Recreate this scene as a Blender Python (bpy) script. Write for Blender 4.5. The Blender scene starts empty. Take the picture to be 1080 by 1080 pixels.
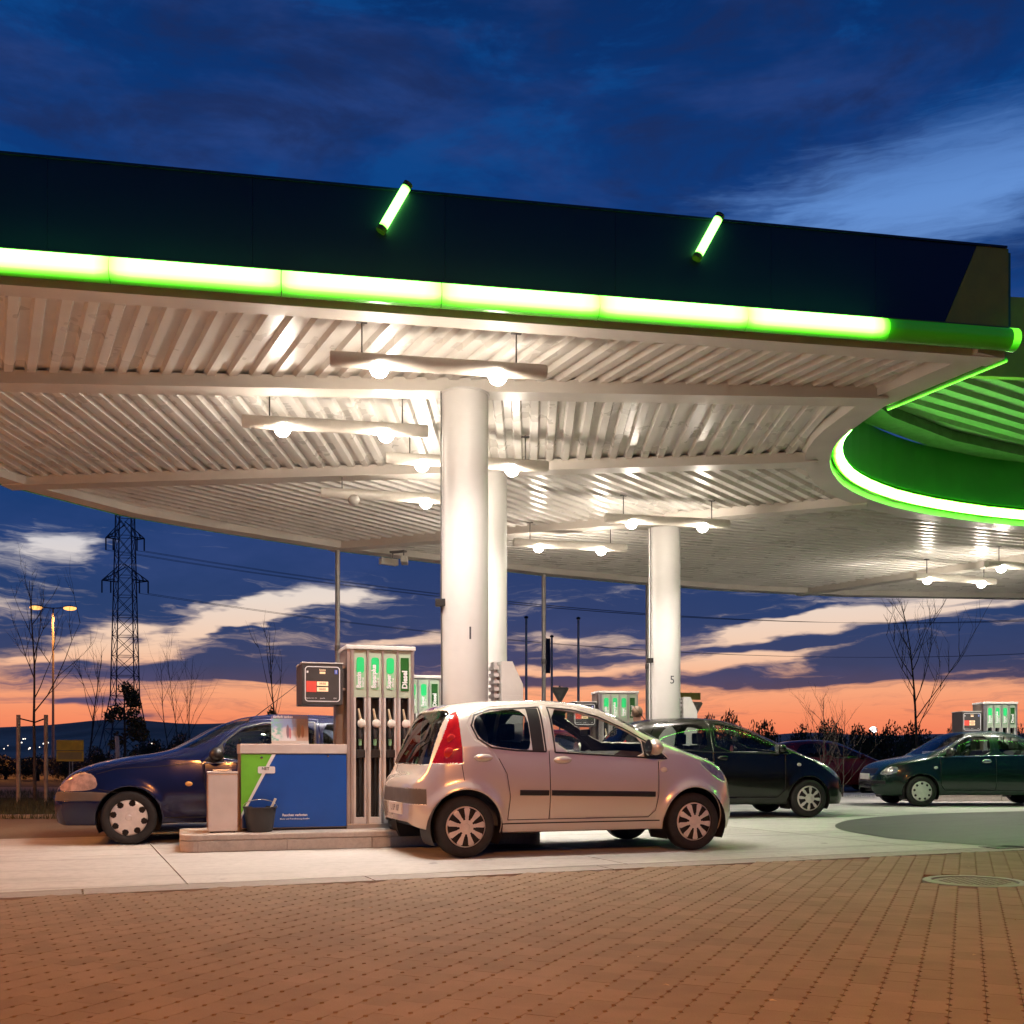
import bpy, bmesh, math, random
import numpy as np
from mathutils import Vector, Matrix

# ------------------------------------------------------------------ camera
SC = bpy.context.scene
COL = SC.collection
EYE, FPX, HOR = 0.907, 1100.0, 799.0          # eye height, focal length in photo pixels, horizon row
cam_data = bpy.data.cameras.new("camera")
cam = bpy.data.objects.new("camera", cam_data)
COL.objects.link(cam)
cam.location = (0, 0, EYE)
cam.rotation_euler = (math.radians(90), 0, 0)
cam_data.sensor_width = 36.0
cam_data.lens = 36.0 * FPX / 1080.0
cam_data.shift_y = (HOR - 540.0) / 1080.0
cam_data.clip_start = 0.05
cam_data.clip_end = 20000
SC.camera = cam
SC.view_settings.view_transform = 'Standard'
SC.view_settings.look = 'None'
SC.view_settings.exposure = 0.0
SC.view_settings.gamma = 1.0
SC.cycles.use_denoising = True
SC.cycles.max_bounces = 7
SC.cycles.diffuse_bounces = 3
SC.cycles.glossy_bounces = 4
SC.cycles.transparent_max_bounces = 16
SC.cycles.sample_clamp_indirect = 6.0
SC.cycles.caustics_reflective = False
SC.cycles.caustics_refractive = False

# ------------------------------------------------------------------ small node language
class NG:
    def __init__(s, tree):
        s.t = tree; s.n = tree.nodes; s.l = tree.links
    def node(s, typ, **kw):
        n = s.n.new(typ)
        for k, v in kw.items():
            setattr(n, k, v)
        return n
    def put(s, sock, v):
        if v is None: return
        if isinstance(v, bpy.types.NodeSocket): s.l.new(v, sock)
        else:
            if isinstance(v, tuple) and len(v) == 3 and sock.type == 'RGBA': v = v + (1,)
            sock.default_value = v
    def m(s, op, a, b=None, c=None, clamp=False):
        n = s.node('ShaderNodeMath', operation=op); n.use_clamp = clamp
        s.put(n.inputs[0], a); s.put(n.inputs[1], b)
        if c is not None: s.put(n.inputs[2], c)
        return n.outputs[0]
    def add(s, a, b): return s.m('ADD', a, b)
    def sub(s, a, b): return s.m('SUBTRACT', a, b)
    def mul(s, a, b): return s.m('MULTIPLY', a, b)
    def mix(s, f, a, b, mode='MIX'):
        n = s.node('ShaderNodeMixRGB', blend_type=mode)
        s.put(n.inputs[0], f); s.put(n.inputs[1], a); s.put(n.inputs[2], b)
        return n.outputs[0]
    def smooth(s, v, lo, hi):
        n = s.node('ShaderNodeMapRange', interpolation_type='SMOOTHSTEP')
        s.put(n.inputs[0], v); n.inputs[1].default_value = lo; n.inputs[2].default_value = hi
        return n.outputs[0]
    def ramp(s, v, stops, interp='LINEAR'):
        n = s.node('ShaderNodeValToRGB'); cr = n.color_ramp; cr.interpolation = interp
        while len(cr.elements) < len(stops): cr.elements.new(0.5)
        for e, (p, c) in zip(cr.elements, stops):
            e.position = p; e.color = tuple(c) + (1,) if len(c) == 3 else c
        s.put(n.inputs[0], v)
        return n.outputs[0]
    def noise(s, vec, scale, detail=4, rough=0.55, dist=0.0):
        n = s.node('ShaderNodeTexNoise')
        if vec is not None: s.l.new(vec, n.inputs['Vector'])
        n.inputs['Scale'].default_value = scale; n.inputs['Detail'].default_value = detail
        n.inputs['Roughness'].default_value = rough; n.inputs['Distortion'].default_value = dist
        return n.outputs[0]
    def comb(s, x, y, z):
        n = s.node('ShaderNodeCombineXYZ')
        s.put(n.inputs[0], x); s.put(n.inputs[1], y); s.put(n.inputs[2], z)
        return n.outputs[0]

def srgb(r, g, b):
    f = lambda c: (c / 255.0 / 12.92) if c / 255.0 <= 0.04045 else ((c / 255.0 + 0.055) / 1.055) ** 2.4
    return (f(r), f(g), f(b))

# ------------------------------------------------------------------ sky: afterglow with broken cloud bands
world = bpy.data.worlds.new("World"); SC.world = world; world.use_nodes = True
W = NG(world.node_tree); W.n.clear()
tc = W.node('ShaderNodeTexCoord')
sep = W.node('ShaderNodeSeparateXYZ'); W.l.new(tc.outputs['Generated'], sep.inputs[0])
dx, dy, dz = sep.outputs
az = W.m('ARCTAN2', dx, dy)
hyp = W.m('SQRT', W.add(W.mul(dx, dx), W.mul(dy, dy)))
el = W.m('DIVIDE', dz, W.m('MAXIMUM', hyp, 0.05))
elc = W.m('MULTIPLY', W.add(el, 0.05), 1 / 1.05, clamp=True)
E = lambda e: max(0.0, min(1.0, (e + 0.05) / 1.05))
clear = W.ramp(elc, [
    (0.0, srgb(60, 48, 56)), (E(-0.005), srgb(150, 92, 92)), (E(0.012), srgb(246, 122, 88)), (E(0.04), srgb(252, 148, 106)),
    (E(0.07), srgb(252, 176, 134)), (E(0.10), srgb(250, 208, 178)), (E(0.15), srgb(238, 222, 210)),
    (E(0.22), srgb(205, 208, 220)), (E(0.32), srgb(120, 152, 205)), (E(0.5), srgb(100, 146, 214)), (E(0.62), srgb(24, 74, 146)), (1.0, srgb(8, 50, 116))])
cloud = W.ramp(elc, [
    (0.0, srgb(70, 54, 66)), (E(0.02), srgb(108, 74, 80)), (E(0.06), srgb(86, 70, 92)), (E(0.085), srgb(54, 64, 102)), (E(0.13), srgb(36, 62, 110)),
    (E(0.20), srgb(24, 58, 112)), (E(0.35), srgb(12, 62, 128)), (E(0.55), srgb(8, 56, 122)), (E(0.72), srgb(6, 47, 106)), (1.0, srgb(5, 38, 88))])
# away from the afterglow the low sky loses its orange
aa = W.m('ABSOLUTE', az)
away = W.smooth(aa, 0.75, 1.9)
lowsky = W.mix(W.smooth(el, 0.0, 0.5), srgb(34, 40, 66), srgb(12, 46, 100))
clear = W.mix(away, clear, lowsky)
# cloud field in (azimuth, elevation), stretched sideways
wob = W.noise(W.comb(W.mul(az, 3.0), W.mul(el, 9.0), 3.1), 1.6, 4, 0.6)
wob2 = W.noise(W.comb(W.mul(az, 5.0), W.mul(el, 16.0), 7.7), 2.0, 4, 0.6)
azw = W.add(az, W.mul(W.sub(wob2, 0.5), 0.22))
elw = W.add(el, W.mul(W.sub(wob, 0.5), 0.055))
f0 = W.noise(W.comb(W.mul(azw, 2.6), W.mul(elw, 20.0), 0.4), 1.9, 8, 0.66)
f2 = W.noise(W.comb(W.mul(azw, 6.0), W.mul(elw, 75.0), 2.4), 2.0, 7, 0.64)
f1 = W.add(W.mul(f0, 0.56), W.mul(f2, 0.44))
cover = W.ramp(elc, [(0.0, (0.30,) * 3), (E(0.05), (0.30,) * 3), (E(0.069), (0.40,) * 3), (E(0.079), (0.72,) * 3), (E(0.16), (0.72,) * 3),
                     (E(0.24), (0.84,) * 3), (E(0.45), (0.82,) * 3), (1.0, (0.95,) * 3)])
val = W.add(cover, W.mul(W.mul(W.sub(f1, 0.5), 1.45), W.sub(1.0, W.mul(W.smooth(el, 0.25, 0.42), 0.6))))
def pxdir(px, py):
    tx = (px - 540) / FPX; tz = (HOR - py) / FPX
    return math.atan(tx), tz / math.sqrt(1 + tx * tx)
GAPS = [(205, 655, 115, 13, 0.24, 0.62), (300, 630, 55, 8, 0.10, 0.5), (40, 578, 56, 13, 0.05, 0.55), (105, 690, 80, 8, 0.12, 0.5),
        (980, 645, 150, 19, 0.12, 0.62), (880, 690, 150, 10, 0.03, 0.30), (790, 668, 90, 9, 0.12, 0.5), (780, 700, 80, 12, 0.02, 0.5),
        (600, 672, 80, 5, 0.02, 0.42), (560, 665, 40, 5, 0.0, 0.3), (610, 705, 120, 6, 0.0, 0.45), (1000, 190, 240, 85, 0.12, 0.56), (640, 60, 160, 40, 0.1, 0.05),
        (420, 668, 70, 6, 0.05, 0.4), (-250, 640, 160, 16, 0.1, 0.5), (1400, 650, 200, 18, 0.1, 0.5)]
FILL = [(930, 664, 130, 5, 0.06, 0.42), (800, 681, 100, 4, 0.03, 0.42), (880, 642, 80, 5, 0.12, 0.32), (230, 662, 60, 4, 0.2, 0.3), (1040, 636, 60, 5, 0.0, 0.3), (850, 718, 260, 4, -0.01, 0.40), (240, 718, 70, 5, 0.0, 0.52), (560, 716, 90, 6, 0.02, 0.50), (90, 744, 60, 6, 0.02, 0.5), (940, 690, 190, 15, 0.05, 0.35), (270, 708, 170, 10, 0.08, 0.3), (120, 762, 50, 5, 0.0, 0.4)]
def blob(px, py, sx, sy, tilt, amp):
    a0, e0 = pxdir(px, py)
    da = W.sub(azw, a0); de = W.sub(W.sub(elw, e0), W.mul(da, tilt))
    q = W.add(W.m('POWER', W.mul(W.m('ABSOLUTE', da), FPX / sx), 2.0), W.m('POWER', W.mul(W.m('ABSOLUTE', de), FPX / sy), 2.0))
    return W.mul(W.m('EXPONENT', W.mul(q, -1.0)), amp)
for g in GAPS: val = W.sub(val, blob(*g))
for g in FILL: val = W.add(val, blob(*g))
mask = W.smooth(val, 0.27, 0.70)
thin = W.noise(W.comb(W.mul(az, 2.0), W.mul(el, 5.0), 9.0), 2.2, 5, 0.6)
cloud2 = W.mix(W.smooth(thin, 0.42, 0.72), cloud, W.mix(0.28, cloud, srgb(70, 88, 150)))
heavy = W.noise(W.comb(W.mul(az, 2.2), W.mul(el, 4.5), 4.0), 2.4, 7, 0.62, 0.4)
up = W.smooth(el, 0.18, 0.42)
cloud2 = W.mix(W.mul(W.smooth(heavy, 0.46, 0.66), W.mul(up, 0.8)), cloud2, srgb(26, 44, 92))
cloud2 = W.mix(W.mul(W.smooth(heavy, 0.47, 0.33), W.mul(up, 0.7)), cloud2, srgb(8, 72, 142))
sky = W.mix(mask, clear, cloud2)
nish = W.node('ShaderNodeTexSky', sky_type='NISHITA'); nish.sun_disc = False
nish.sun_elevation = math.radians(1.0); nish.sun_rotation = math.radians(0.0)
bg = W.node('ShaderNodeBackground'); W.l.new(sky, bg.inputs[0]); bg.inputs[1].default_value = 0.95
bg2 = W.node('ShaderNodeBackground'); W.l.new(nish.outputs[0], bg2.inputs[0]); bg2.inputs[1].default_value = 0.002
ads = W.node('ShaderNodeAddShader'); W.l.new(bg.outputs[0], ads.inputs[0]); W.l.new(bg2.outputs[0], ads.inputs[1])
out = W.node('ShaderNodeOutputWorld'); W.l.new(ads.outputs[0], out.inputs[0])

# the sun has just gone down straight ahead: only a trace of direct glow is left
sl = bpy.data.lights.new("sun", 'SUN'); sl.energy = 0.03; sl.angle = math.radians(12); sl.color = (1.0, 0.6, 0.4)
so = bpy.data.objects.new("sun", sl); COL.objects.link(so)
so.rotation_euler = (math.radians(-88), 0, 0)

# ------------------------------------------------------------------ helpers
def gpt(px, py, z=0.0):
    """photo pixel -> point on the horizontal plane at height z"""
    d = FPX * (EYE - z) / (py - HOR)
    return Vector(((px - 540) / FPX * d, d, z))
def at(px, py, dist):
    return Vector(((px - 540) / FPX * dist, dist, EYE + (HOR - py) / FPX * dist))

def link(o, parent=None):
    COL.objects.link(o)
    if parent is not None: o.parent = parent
    return o
def tag(o, label=None, cat=None, group=None, kind=None):
    if label: o["label"] = label
    if cat: o["category"] = cat
    if group: o["group"] = group
    if kind: o["kind"] = kind
    return o
def empty(name, loc=(0, 0, 0), rz=0.0, label=None, cat=None, group=None):
    o = bpy.data.objects.new(name, None); o.empty_display_size = 0.2
    o.location = loc; o.rotation_euler = (0, 0, rz)
    link(o); return tag(o, label, cat, group)
def copy_tree(o, parent=None):
    c = o.copy(); COL.objects.link(c); c.parent = parent
    for ch in [x for x in bpy.data.objects if x.parent == o]: copy_tree(ch, c)
    return c

class MB:
    """collects shapes, then links them as one mesh object"""
    def __init__(s): s.v = []; s.f = []
    def raw(s, v, f):
        k = len(s.v); s.v += [tuple(p) for p in v]; s.f += [tuple(i + k for i in q) for q in f]; return s
    def box(s, c, size, rz=0.0, bev=0.0):
        bm = bmesh.new(); bmesh.ops.create_cube(bm, size=1.0)
        for v in bm.verts: v.co = Vector((v.co.x * size[0], v.co.y * size[1], v.co.z * size[2]))
        if bev > 0: bmesh.ops.bevel(bm, geom=bm.edges[:], offset=bev, segments=2, affect='EDGES', profile=0.7)
        M = Matrix.Translation(c) @ Matrix.Rotation(rz, 4, 'Z')
        bm.transform(M); bm.verts.ensure_lookup_table()
        s.raw([v.co[:] for v in bm.verts], [[v.index for v in f.verts] for f in bm.faces]) if not bm.verts.index_update() else 0
        bm.free(); return s
    def bx(s, x0, x1, y0, y1, z0, z1, bev=0.0):
        return s.box(((x0 + x1) / 2, (y0 + y1) / 2, (z0 + z1) / 2), (x1 - x0, y1 - y0, z1 - z0), 0.0, bev)
    def prism(s, poly, axis, a, b):
        """poly extruded along axis from a to b; poly coordinates are the other two axes in xyz order"""
        n = len(poly)
        def P(p, t):
            return {'x': (t, p[0], p[1]), 'y': (p[0], t, p[1]), 'z': (p[0], p[1], t)}[axis]
        v = [P(p, a) for p in poly] + [P(p, b) for p in poly]
        f = [tuple(range(n))[::-1], tuple(range(n, 2 * n))] + [(i, (i + 1) % n, n + (i + 1) % n, n + i) for i in range(n)]
        return s.raw(v, f)
    def tube(s, pts, r, n=8, cap=True):
        pts = [Vector(p) for p in pts]; rs = r if isinstance(r, (list, tuple)) else [r] * len(pts)
        v = []; f = []; up = None
        for i, p in enumerate(pts):
            d = (pts[min(i + 1, len(pts) - 1)] - pts[max(i - 1, 0)])
            if d.length < 1e-9: d = Vector((0, 0, 1))
            d.normalize()
            if up is None: up = Vector((0, 0, 1)) if abs(d.z) < 0.9 else Vector((1, 0, 0))
            a = d.cross(up)
            if a.length < 1e-4: a = d.cross(Vector((0.3, 1, 0.2)))
            a.normalize(); b = a.cross(d); up = b.copy()
            for k in range(n):
                t = 2 * math.pi * k / n
                v.append(p + (a * math.cos(t) + b * math.sin(t)) * rs[i])
        for i in range(len(pts) - 1):
            for k in range(n):
                f.append((i * n + k, i * n + (k + 1) % n, (i + 1) * n + (k + 1) % n, (i + 1) * n + k))
        if cap:
            f.append(tuple(range(n))[::-1]); f.append(tuple((len(pts) - 1) * n + k for k in range(n)))
        return s.raw(v, f)
    def lathe(s, prof, n=32, c=(0, 0, 0), axis='z'):
        v = []; f = []
        for (r, h) in prof:
            for k in range(n):
                t = 2 * math.pi * k / n; x, y = r * math.cos(t), r * math.sin(t)
                p = {'z': (x, y, h), 'y': (x, h, y), 'x': (h, x, y)}[axis]
                v.append((p[0] + c[0], p[1] + c[1], p[2] + c[2]))
        for i in range(len(prof) - 1):
            for k in range(n): f.append((i * n + k, i * n + (k + 1) % n, (i + 1) * n + (k + 1) % n, (i + 1) * n + k))
        return s.raw(v, f)
    def ball(s, c, r, sq=(1, 1, 1), nu=12, nv=8):
        pr = []; v = []; f = []
        for i in range(nv + 1):
            a = math.pi * i / nv
            for k in range(nu):
                t = 2 * math.pi * k / nu
                v.append((c[0] + r * sq[0] * math.sin(a) * math.cos(t), c[1] + r * sq[1] * math.sin(a) * math.sin(t), c[2] + r * sq[2] * math.cos(a)))
        for i in range(nv):
            for k in range(nu): f.append((i * nu + k, (i + 1) * nu + k, (i + 1) * nu + (k + 1) % nu, i * nu + (k + 1) % nu))
        return s.raw(v, f)
    def mesh(s, name, mat, smooth=False, angle=None):
        me = bpy.data.meshes.new(name); me.from_pydata(s.v, [], s.f); me.update()
        if mat is not None: me.materials.append(mat)
        if smooth:
            me.polygons.foreach_set('use_smooth', [True] * len(me.polygons))
            if angle is not None: me.set_sharp_from_angle(angle=math.radians(angle))
        return me
    def build(s, name, mat, parent=None, smooth=False, angle=40, fixn=True):
        me = s.mesh(name, mat, False)
        if fixn:
            bm = bmesh.new(); bm.from_mesh(me); bmesh.ops.recalc_face_normals(bm, faces=bm.faces); bm.to_mesh(me); bm.free()
        if smooth:
            me.polygons.foreach_set('use_smooth', [True] * len(me.polygons))
            if angle is not None: me.set_sharp_from_angle(angle=math.radians(angle))
        return link(bpy.data.objects.new(name, me), parent)

def text(body, size, mat, name, parent, M, align='CENTER', extrude=0.001, bold=0.0, bend=None):
    cu = bpy.data.curves.new(name, 'FONT'); cu.body = body; cu.size = size; cu.align_x = align; cu.align_y = 'CENTER'
    cu.extrude = extrude; cu.offset = bold; cu.resolution_u = 3
    tmp = bpy.data.objects.new("tmp", cu); COL.objects.link(tmp)
    dg = bpy.context.evaluated_depsgraph_get(); dg.update()
    me = bpy.data.meshes.new_from_object(tmp.evaluated_get(dg))
    bpy.data.objects.remove(tmp); bpy.data.curves.remove(cu)
    if bend:   # wrap round a vertical cylinder of this radius
        for v in me.vertices:
            a = v.co.x / bend; r = bend + v.co.z
            v.co = Vector((r * math.sin(a), v.co.y, r * math.cos(a) - bend))
    me.transform(M); me.materials.clear(); me.materials.append(mat); me.name = name
    return link(bpy.data.objects.new(name, me), parent)
def face_front(x, y, z):   # text that reads from -y, standing upright
    return Matrix.Translation((x, y, z)) @ Matrix.Rotation(math.radians(90), 4, 'X')

# ------------------------------------------------------------------ materials
MATS = {}
def mat(name, col, rough=0.6, metal=0.0, var=0.12, scale=6.0, bump=0.0, bscale=40.0, coat=0.0, spec=0.5, emit=None, estr=0.0, col2=None, detail=5):
    if name in MATS: return MATS[name]
    m = bpy.data.materials.new(name); m.use_nodes = True
    g = NG(m.node_tree); b = g.n['Principled BSDF']
    tcn = g.node('ShaderNodeTexCoord'); vec = tcn.outputs['Object']
    if var > 0:
        nz = g.noise(vec, scale, detail, 0.6)
        c2 = col2 or tuple(c * (1 - 2 * var) for c in col); c1 = tuple(min(1, c * (1 + var)) for c in col) if col2 is None else col
        g.l.new(g.mix(g.smooth(nz, 0.3, 0.7), c2, c1), b.inputs['Base Color'])
        g.l.new(g.add(g.mul(g.sub(g.noise(vec, scale * 2.3, 3), 0.5), 0.25 * max(rough, .2)), rough), b.inputs['Roughness'])
    else:
        b.inputs['Base Color'].default_value = tuple(col) + (1,); b.inputs['Roughness'].default_value = rough
    b.inputs['Metallic'].default_value = metal
    b.inputs['Specular IOR Level'].default_value = spec
    if coat > 0: b.inputs['Coat Weight'].default_value = coat; b.inputs['Coat Roughness'].default_value = 0.06
    if bump > 0:
        bn = g.node('ShaderNodeBump'); bn.inputs['Strength'].default_value = bump; bn.inputs['Distance'].default_value = 0.01
        g.l.new(g.noise(vec, bscale, 4, 0.6), bn.inputs['Height']); g.l.new(bn.outputs[0], b.inputs['Normal'])
    if emit is not None:
        b.inputs['Emission Color'].default_value = tuple(emit) + (1,); b.inputs['Emission Strength'].default_value = estr
    MATS[name] = m; return m

def glass(name, tint=(0.55, 0.6, 0.58), rough=0.02):
    if name in MATS: return MATS[name]
    m = bpy.data.materials.new(name); m.use_nodes = True
    g = NG(m.node_tree); g.n.clear()
    tr = g.node('ShaderNodeBsdfTransparent'); tr.inputs[0].default_value = tint + (1,)
    gl = g.node('ShaderNodeBsdfGlossy'); gl.inputs['Roughness'].default_value = rough
    lw = g.node('ShaderNodeLayerWeight'); lw.inputs[0].default_value = 0.5
    fr5 = g.add(g.mul(g.m('POWER', lw.outputs['Facing'], 5.0), 0.9), 0.055)
    mx = g.node('ShaderNodeMixShader'); g.l.new(fr5, mx.inputs[0])
    g.l.new(tr.outputs[0], mx.inputs[1]); g.l.new(gl.outputs[0], mx.inputs[2])
    o = g.node('ShaderNodeOutputMaterial'); g.l.new(mx.outputs[0], o.inputs[0])
    MATS[name] = m; return m

M_white = mat('white_coated_steel', (0.72, 0.70, 0.66), 0.35, var=0.06, scale=1.5)
M_deck = mat('white_profiled_sheet', (0.83, 0.80, 0.74), 0.28, var=0.05, scale=0.8)
M_beam = mat('beam_paint', (0.74, 0.69, 0.62), 0.4, var=0.05, scale=1.0)
M_column = mat('column_paint', (0.66, 0.64, 0.61), 0.45, var=0.04, scale=1.2)
M_navy = mat('navy_fascia', (0.005, 0.017, 0.050), 0.42, var=0.08, scale=0.7)
M_yellow = mat('olive_yellow_panel', (0.36, 0.42, 0.02), 0.4, var=0.05)
M_dgreen = mat('dark_green_fascia', (0.05, 0.22, 0.05), 0.40, var=0.06, scale=0.8)
M_olive = mat('olive_trim', (0.11, 0.10, 0.02), 0.4, var=0.05)
M_steel = mat('brushed_steel', (0.62, 0.60, 0.57), 0.34, metal=0.85, var=0.06, scale=3)
M_steelw = mat('bright_steel_sheet', (0.70, 0.68, 0.66), 0.45, metal=0.3, var=0.05, scale=3)
M_grey = mat('grey_metal', (0.22, 0.21, 0.20), 0.5, metal=0.3, var=0.08)
M_black = mat('black_plastic', (0.015, 0.014, 0.014), 0.45, var=0.1)
M_rubber = mat('rubber', (0.018, 0.017, 0.017), 0.75, var=0.15, scale=12, bump=0.15, bscale=60)
M_dark = mat('dark_recess', (0.012, 0.010, 0.010), 0.7, var=0.0)
M_housing = mat('display_housing', (0.055, 0.05, 0.05), 0.5, var=0.06)
M_blue = mat('blue_panel', (0.006, 0.075, 0.36), 0.35, var=0.05, scale=2)
M_bright = mat('bright_green_panel', (0.16, 0.52, 0.04), 0.4, var=0.04)
M_print = mat('white_print', (0.85, 0.85, 0.85), 0.5, var=0.0)
M_printk = mat('dark_print', (0.06, 0.06, 0.07), 0.5, var=0.0)
M_tube = mat('lamp_tube', (0.74, 0.70, 0.62), 0.4, var=0.04)
M_rod = mat('rod_metal', (0.12, 0.11, 0.10), 0.5, metal=0.5, var=0.0)
M_bulb = mat('lit_lamp_glass', (0.9, 0.9, 0.9), 0.3, var=0.0, emit=(1.0, 0.93, 0.82), estr=90.0)
M_bulboff = mat('unlit_lamp_glass', (0.45, 0.42, 0.38), 0.3, var=0.0)
M_bark = mat('bark', (0.07, 0.052, 0.04), 0.85, var=0.25, scale=9)
M_leaf = mat('leaf_dark', (0.05, 0.06, 0.025), 0.7, var=0.35, scale=2.5, col2=(0.03, 0.03, 0.012))
M_leaf2 = mat('leaf_autumn', (0.11, 0.075, 0.022), 0.7, var=0.35, scale=2.5, col2=(0.05, 0.045, 0.015))
M_glassc = glass('car_glass', (0.86, 0.90, 0.88))
M_glassd = glass('car_glass_dark', (0.62, 0.66, 0.65))
M_interior = mat('car_interior', (0.05, 0.05, 0.055), 0.8, var=0.15, scale=9)
M_interior2 = mat('car_interior_grey', (0.14, 0.14, 0.145), 0.75, var=0.12, scale=9)
M_chrome = mat('chrome', (0.75, 0.75, 0.75), 0.15, metal=1.0, var=0.0)
M_hub = mat('hubcap_silver', (0.84, 0.81, 0.77), 0.35, metal=0.2, var=0.06, scale=8)
M_plate = mat('number_plate', (0.72, 0.70, 0.66), 0.5, var=0.05)
M_redlens = mat('red_lens', (0.42, 0.010, 0.008), 0.12, var=0.12, scale=14, coat=1.0)
M_lens = mat('clear_lens', (0.50, 0.50, 0.48), 0.10, metal=0.45, var=0.22, scale=14, coat=1.0)
M_amber = mat('amber_lens', (0.8, 0.40, 0.12), 0.15, var=0.0, coat=1.0)
# ------------------------------------------------------------------ ground
def ground_mat(name, c1, c2, rough, scale, bump=0.3, bscale=90.0, stain=None, spec=0.22, track=None):
    m = bpy.data.materials.new(name); m.use_nodes = True
    g = NG(m.node_tree); b = g.n['Principled BSDF']
    geo = g.node('ShaderNodeNewGeometry'); vec = geo.outputs['Position']
    a = g.noise(vec, scale, 6, 0.62); f = g.noise(vec, scale * 22, 3, 0.7)
    c = g.mix(g.smooth(a, 0.28, 0.72), c1, c2)
    c = g.mix(g.mul(g.smooth(f, 0.35, 0.75), 0.35), c, tuple(x * 0.6 for x in c1))
    if stain:
        st = g.noise(vec, stain, 5, 0.65, 0.6)
        c = g.mix(g.mul(g.smooth(st, 0.58, 0.74), 0.45), c, tuple(x * 0.35 for x in c1))
    if track:
        sp_ = g.node('ShaderNodeSeparateXYZ'); g.l.new(vec, sp_.inputs[0]); ca, sa = math.cos(track), math.sin(track)
        uu = g.add(g.mul(sp_.outputs[0], ca), g.mul(sp_.outputs[1], sa)); vv = g.sub(g.mul(sp_.outputs[1], ca), g.mul(sp_.outputs[0], sa))
        tk = g.noise(g.comb(g.mul(uu, 0.16), g.mul(vv, 2.1), 0.0), 1.5, 5, 0.6)
        c = g.mix(g.mul(g.smooth(tk, 0.50, 0.72), 0.55), c, tuple(x * 0.45 for x in c1))
        dr = g.noise(vec, 3.4, 3, 0.5); c = g.mix(g.mul(g.smooth(dr, 0.68, 0.74), 0.6), c, tuple(x * 0.3 for x in c1))
    g.l.new(c, b.inputs['Base Color'])
    g.l.new(g.add(rough - 0.1, g.mul(a, 0.2)), b.inputs['Roughness'])
    b.inputs['Specular IOR Level'].default_value = spec
    bn = g.node('ShaderNodeBump'); bn.inputs['Strength'].default_value = bump; bn.inputs['Distance'].default_value = 0.006
    g.l.new(g.noise(vec, bscale, 5, 0.7), bn.inputs['Height']); g.l.new(bn.outputs[0], b.inputs['Normal'])
    MATS[name] = m; return m
M_asphalt = ground_mat('asphalt', (0.175, 0.135, 0.085), (0.22, 0.17, 0.11), 0.8, 0.6, 0.5, 120)
M_conc = ground_mat('concrete', (0.385, 0.378, 0.36), (0.475, 0.468, 0.445), 0.68, 0.5, 0.25, 70, stain=0.55, track=0.33)
M_conc2 = ground_mat('dark_concrete', (0.060, 0.062, 0.052), (0.085, 0.086, 0.070), 0.5, 0.7, 0.2, 70, stain=0.8, track=0.6)
M_gutter = ground_mat('gutter_concrete', (0.25, 0.235, 0.215), (0.33, 0.31, 0.285), 0.6, 0.8, 0.25, 70, stain=0.9)
M_sand = ground_mat('joint_sand', (0.085, 0.056, 0.038), (0.115, 0.078, 0.052), 0.9, 2.0)
M_grass = ground_mat('verge_earth', (0.040, 0.038, 0.018), (0.065, 0.055, 0.028), 0.95, 0.5, 0.8, 30)
M_kerb = ground_mat('kerb_stone', (0.42, 0.38, 0.34), (0.52, 0.47, 0.42), 0.5, 1.2, 0.15, 60, stain=1.6)
def paver_mat():
    m = bpy.data.materials.new('paver'); m.use_nodes = True
    g = NG(m.node_tree); b = g.n['Principled BSDF']
    geo = g.node('ShaderNodeNewGeometry'); vec = geo.outputs['Position']
    big = g.noise(vec, 0.45, 5, 0.6); mid = g.noise(vec, 5.5, 2, 0.5); fin = g.noise(vec, 160, 3, 0.7)
    c = g.mix(g.smooth(big, 0.3, 0.7), (0.202, 0.142, 0.095), (0.248, 0.177, 0.121))
    c = g.mix(g.mul(g.smooth(mid, 0.35, 0.7), 0.40), c, (0.161, 0.111, 0.074))
    c = g.mix(g.mul(g.smooth(fin, 0.45, 0.75), 0.35), c, (0.114, 0.077, 0.052))
    sp_ = g.node('ShaderNodeSeparateXYZ'); g.l.new(vec, sp_.inputs[0]); ca, sa = math.cos(math.radians(23.6)), math.sin(math.radians(23.6))
    uu = g.add(g.mul(sp_.outputs[0], sa), g.mul(sp_.outputs[1], ca)); vv = g.sub(g.mul(sp_.outputs[0], ca), g.mul(sp_.outputs[1], sa))
    iv = g.m('FLOOR', g.add(g.mul(vv, 8.0), 0.5)); iu = g.m('FLOOR', g.add(g.sub(g.mul(uu, 5.0), g.mul(g.m('FLOORED_MODULO', iv, 2.0), 0.5)), 0.5))
    wn = g.node('ShaderNodeTexWhiteNoise'); wn.noise_dimensions = '2D'; g.l.new(g.comb(iu, iv, 0.0), wn.inputs['Vector'])
    c = g.mix(0.22, c, g.mix(wn.outputs['Value'], (0.114, 0.080, 0.054), (0.288, 0.211, 0.148)))
    st = g.noise(vec, 1.3, 5, 0.65, 0.6)
    c = g.mix(g.mul(g.smooth(st, 0.60, 0.75), 0.5), c, (0.108, 0.073, 0.050))
    g.l.new(c, b.inputs['Base Color']); g.l.new(g.add(0.6, g.mul(fin, 0.25)), b.inputs['Roughness']); b.inputs['Specular IOR Level'].default_value = 0.12
    bn = g.node('ShaderNodeBump'); bn.inputs['Strength'].default_value = 0.35; bn.inputs['Distance'].default_value = 0.004
    g.l.new(g.noise(vec, 190, 4, 0.7), bn.inputs['Height']); g.l.new(bn.outputs[0], b.inputs['Normal'])
    return m
M_paver = paver_mat()

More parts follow.
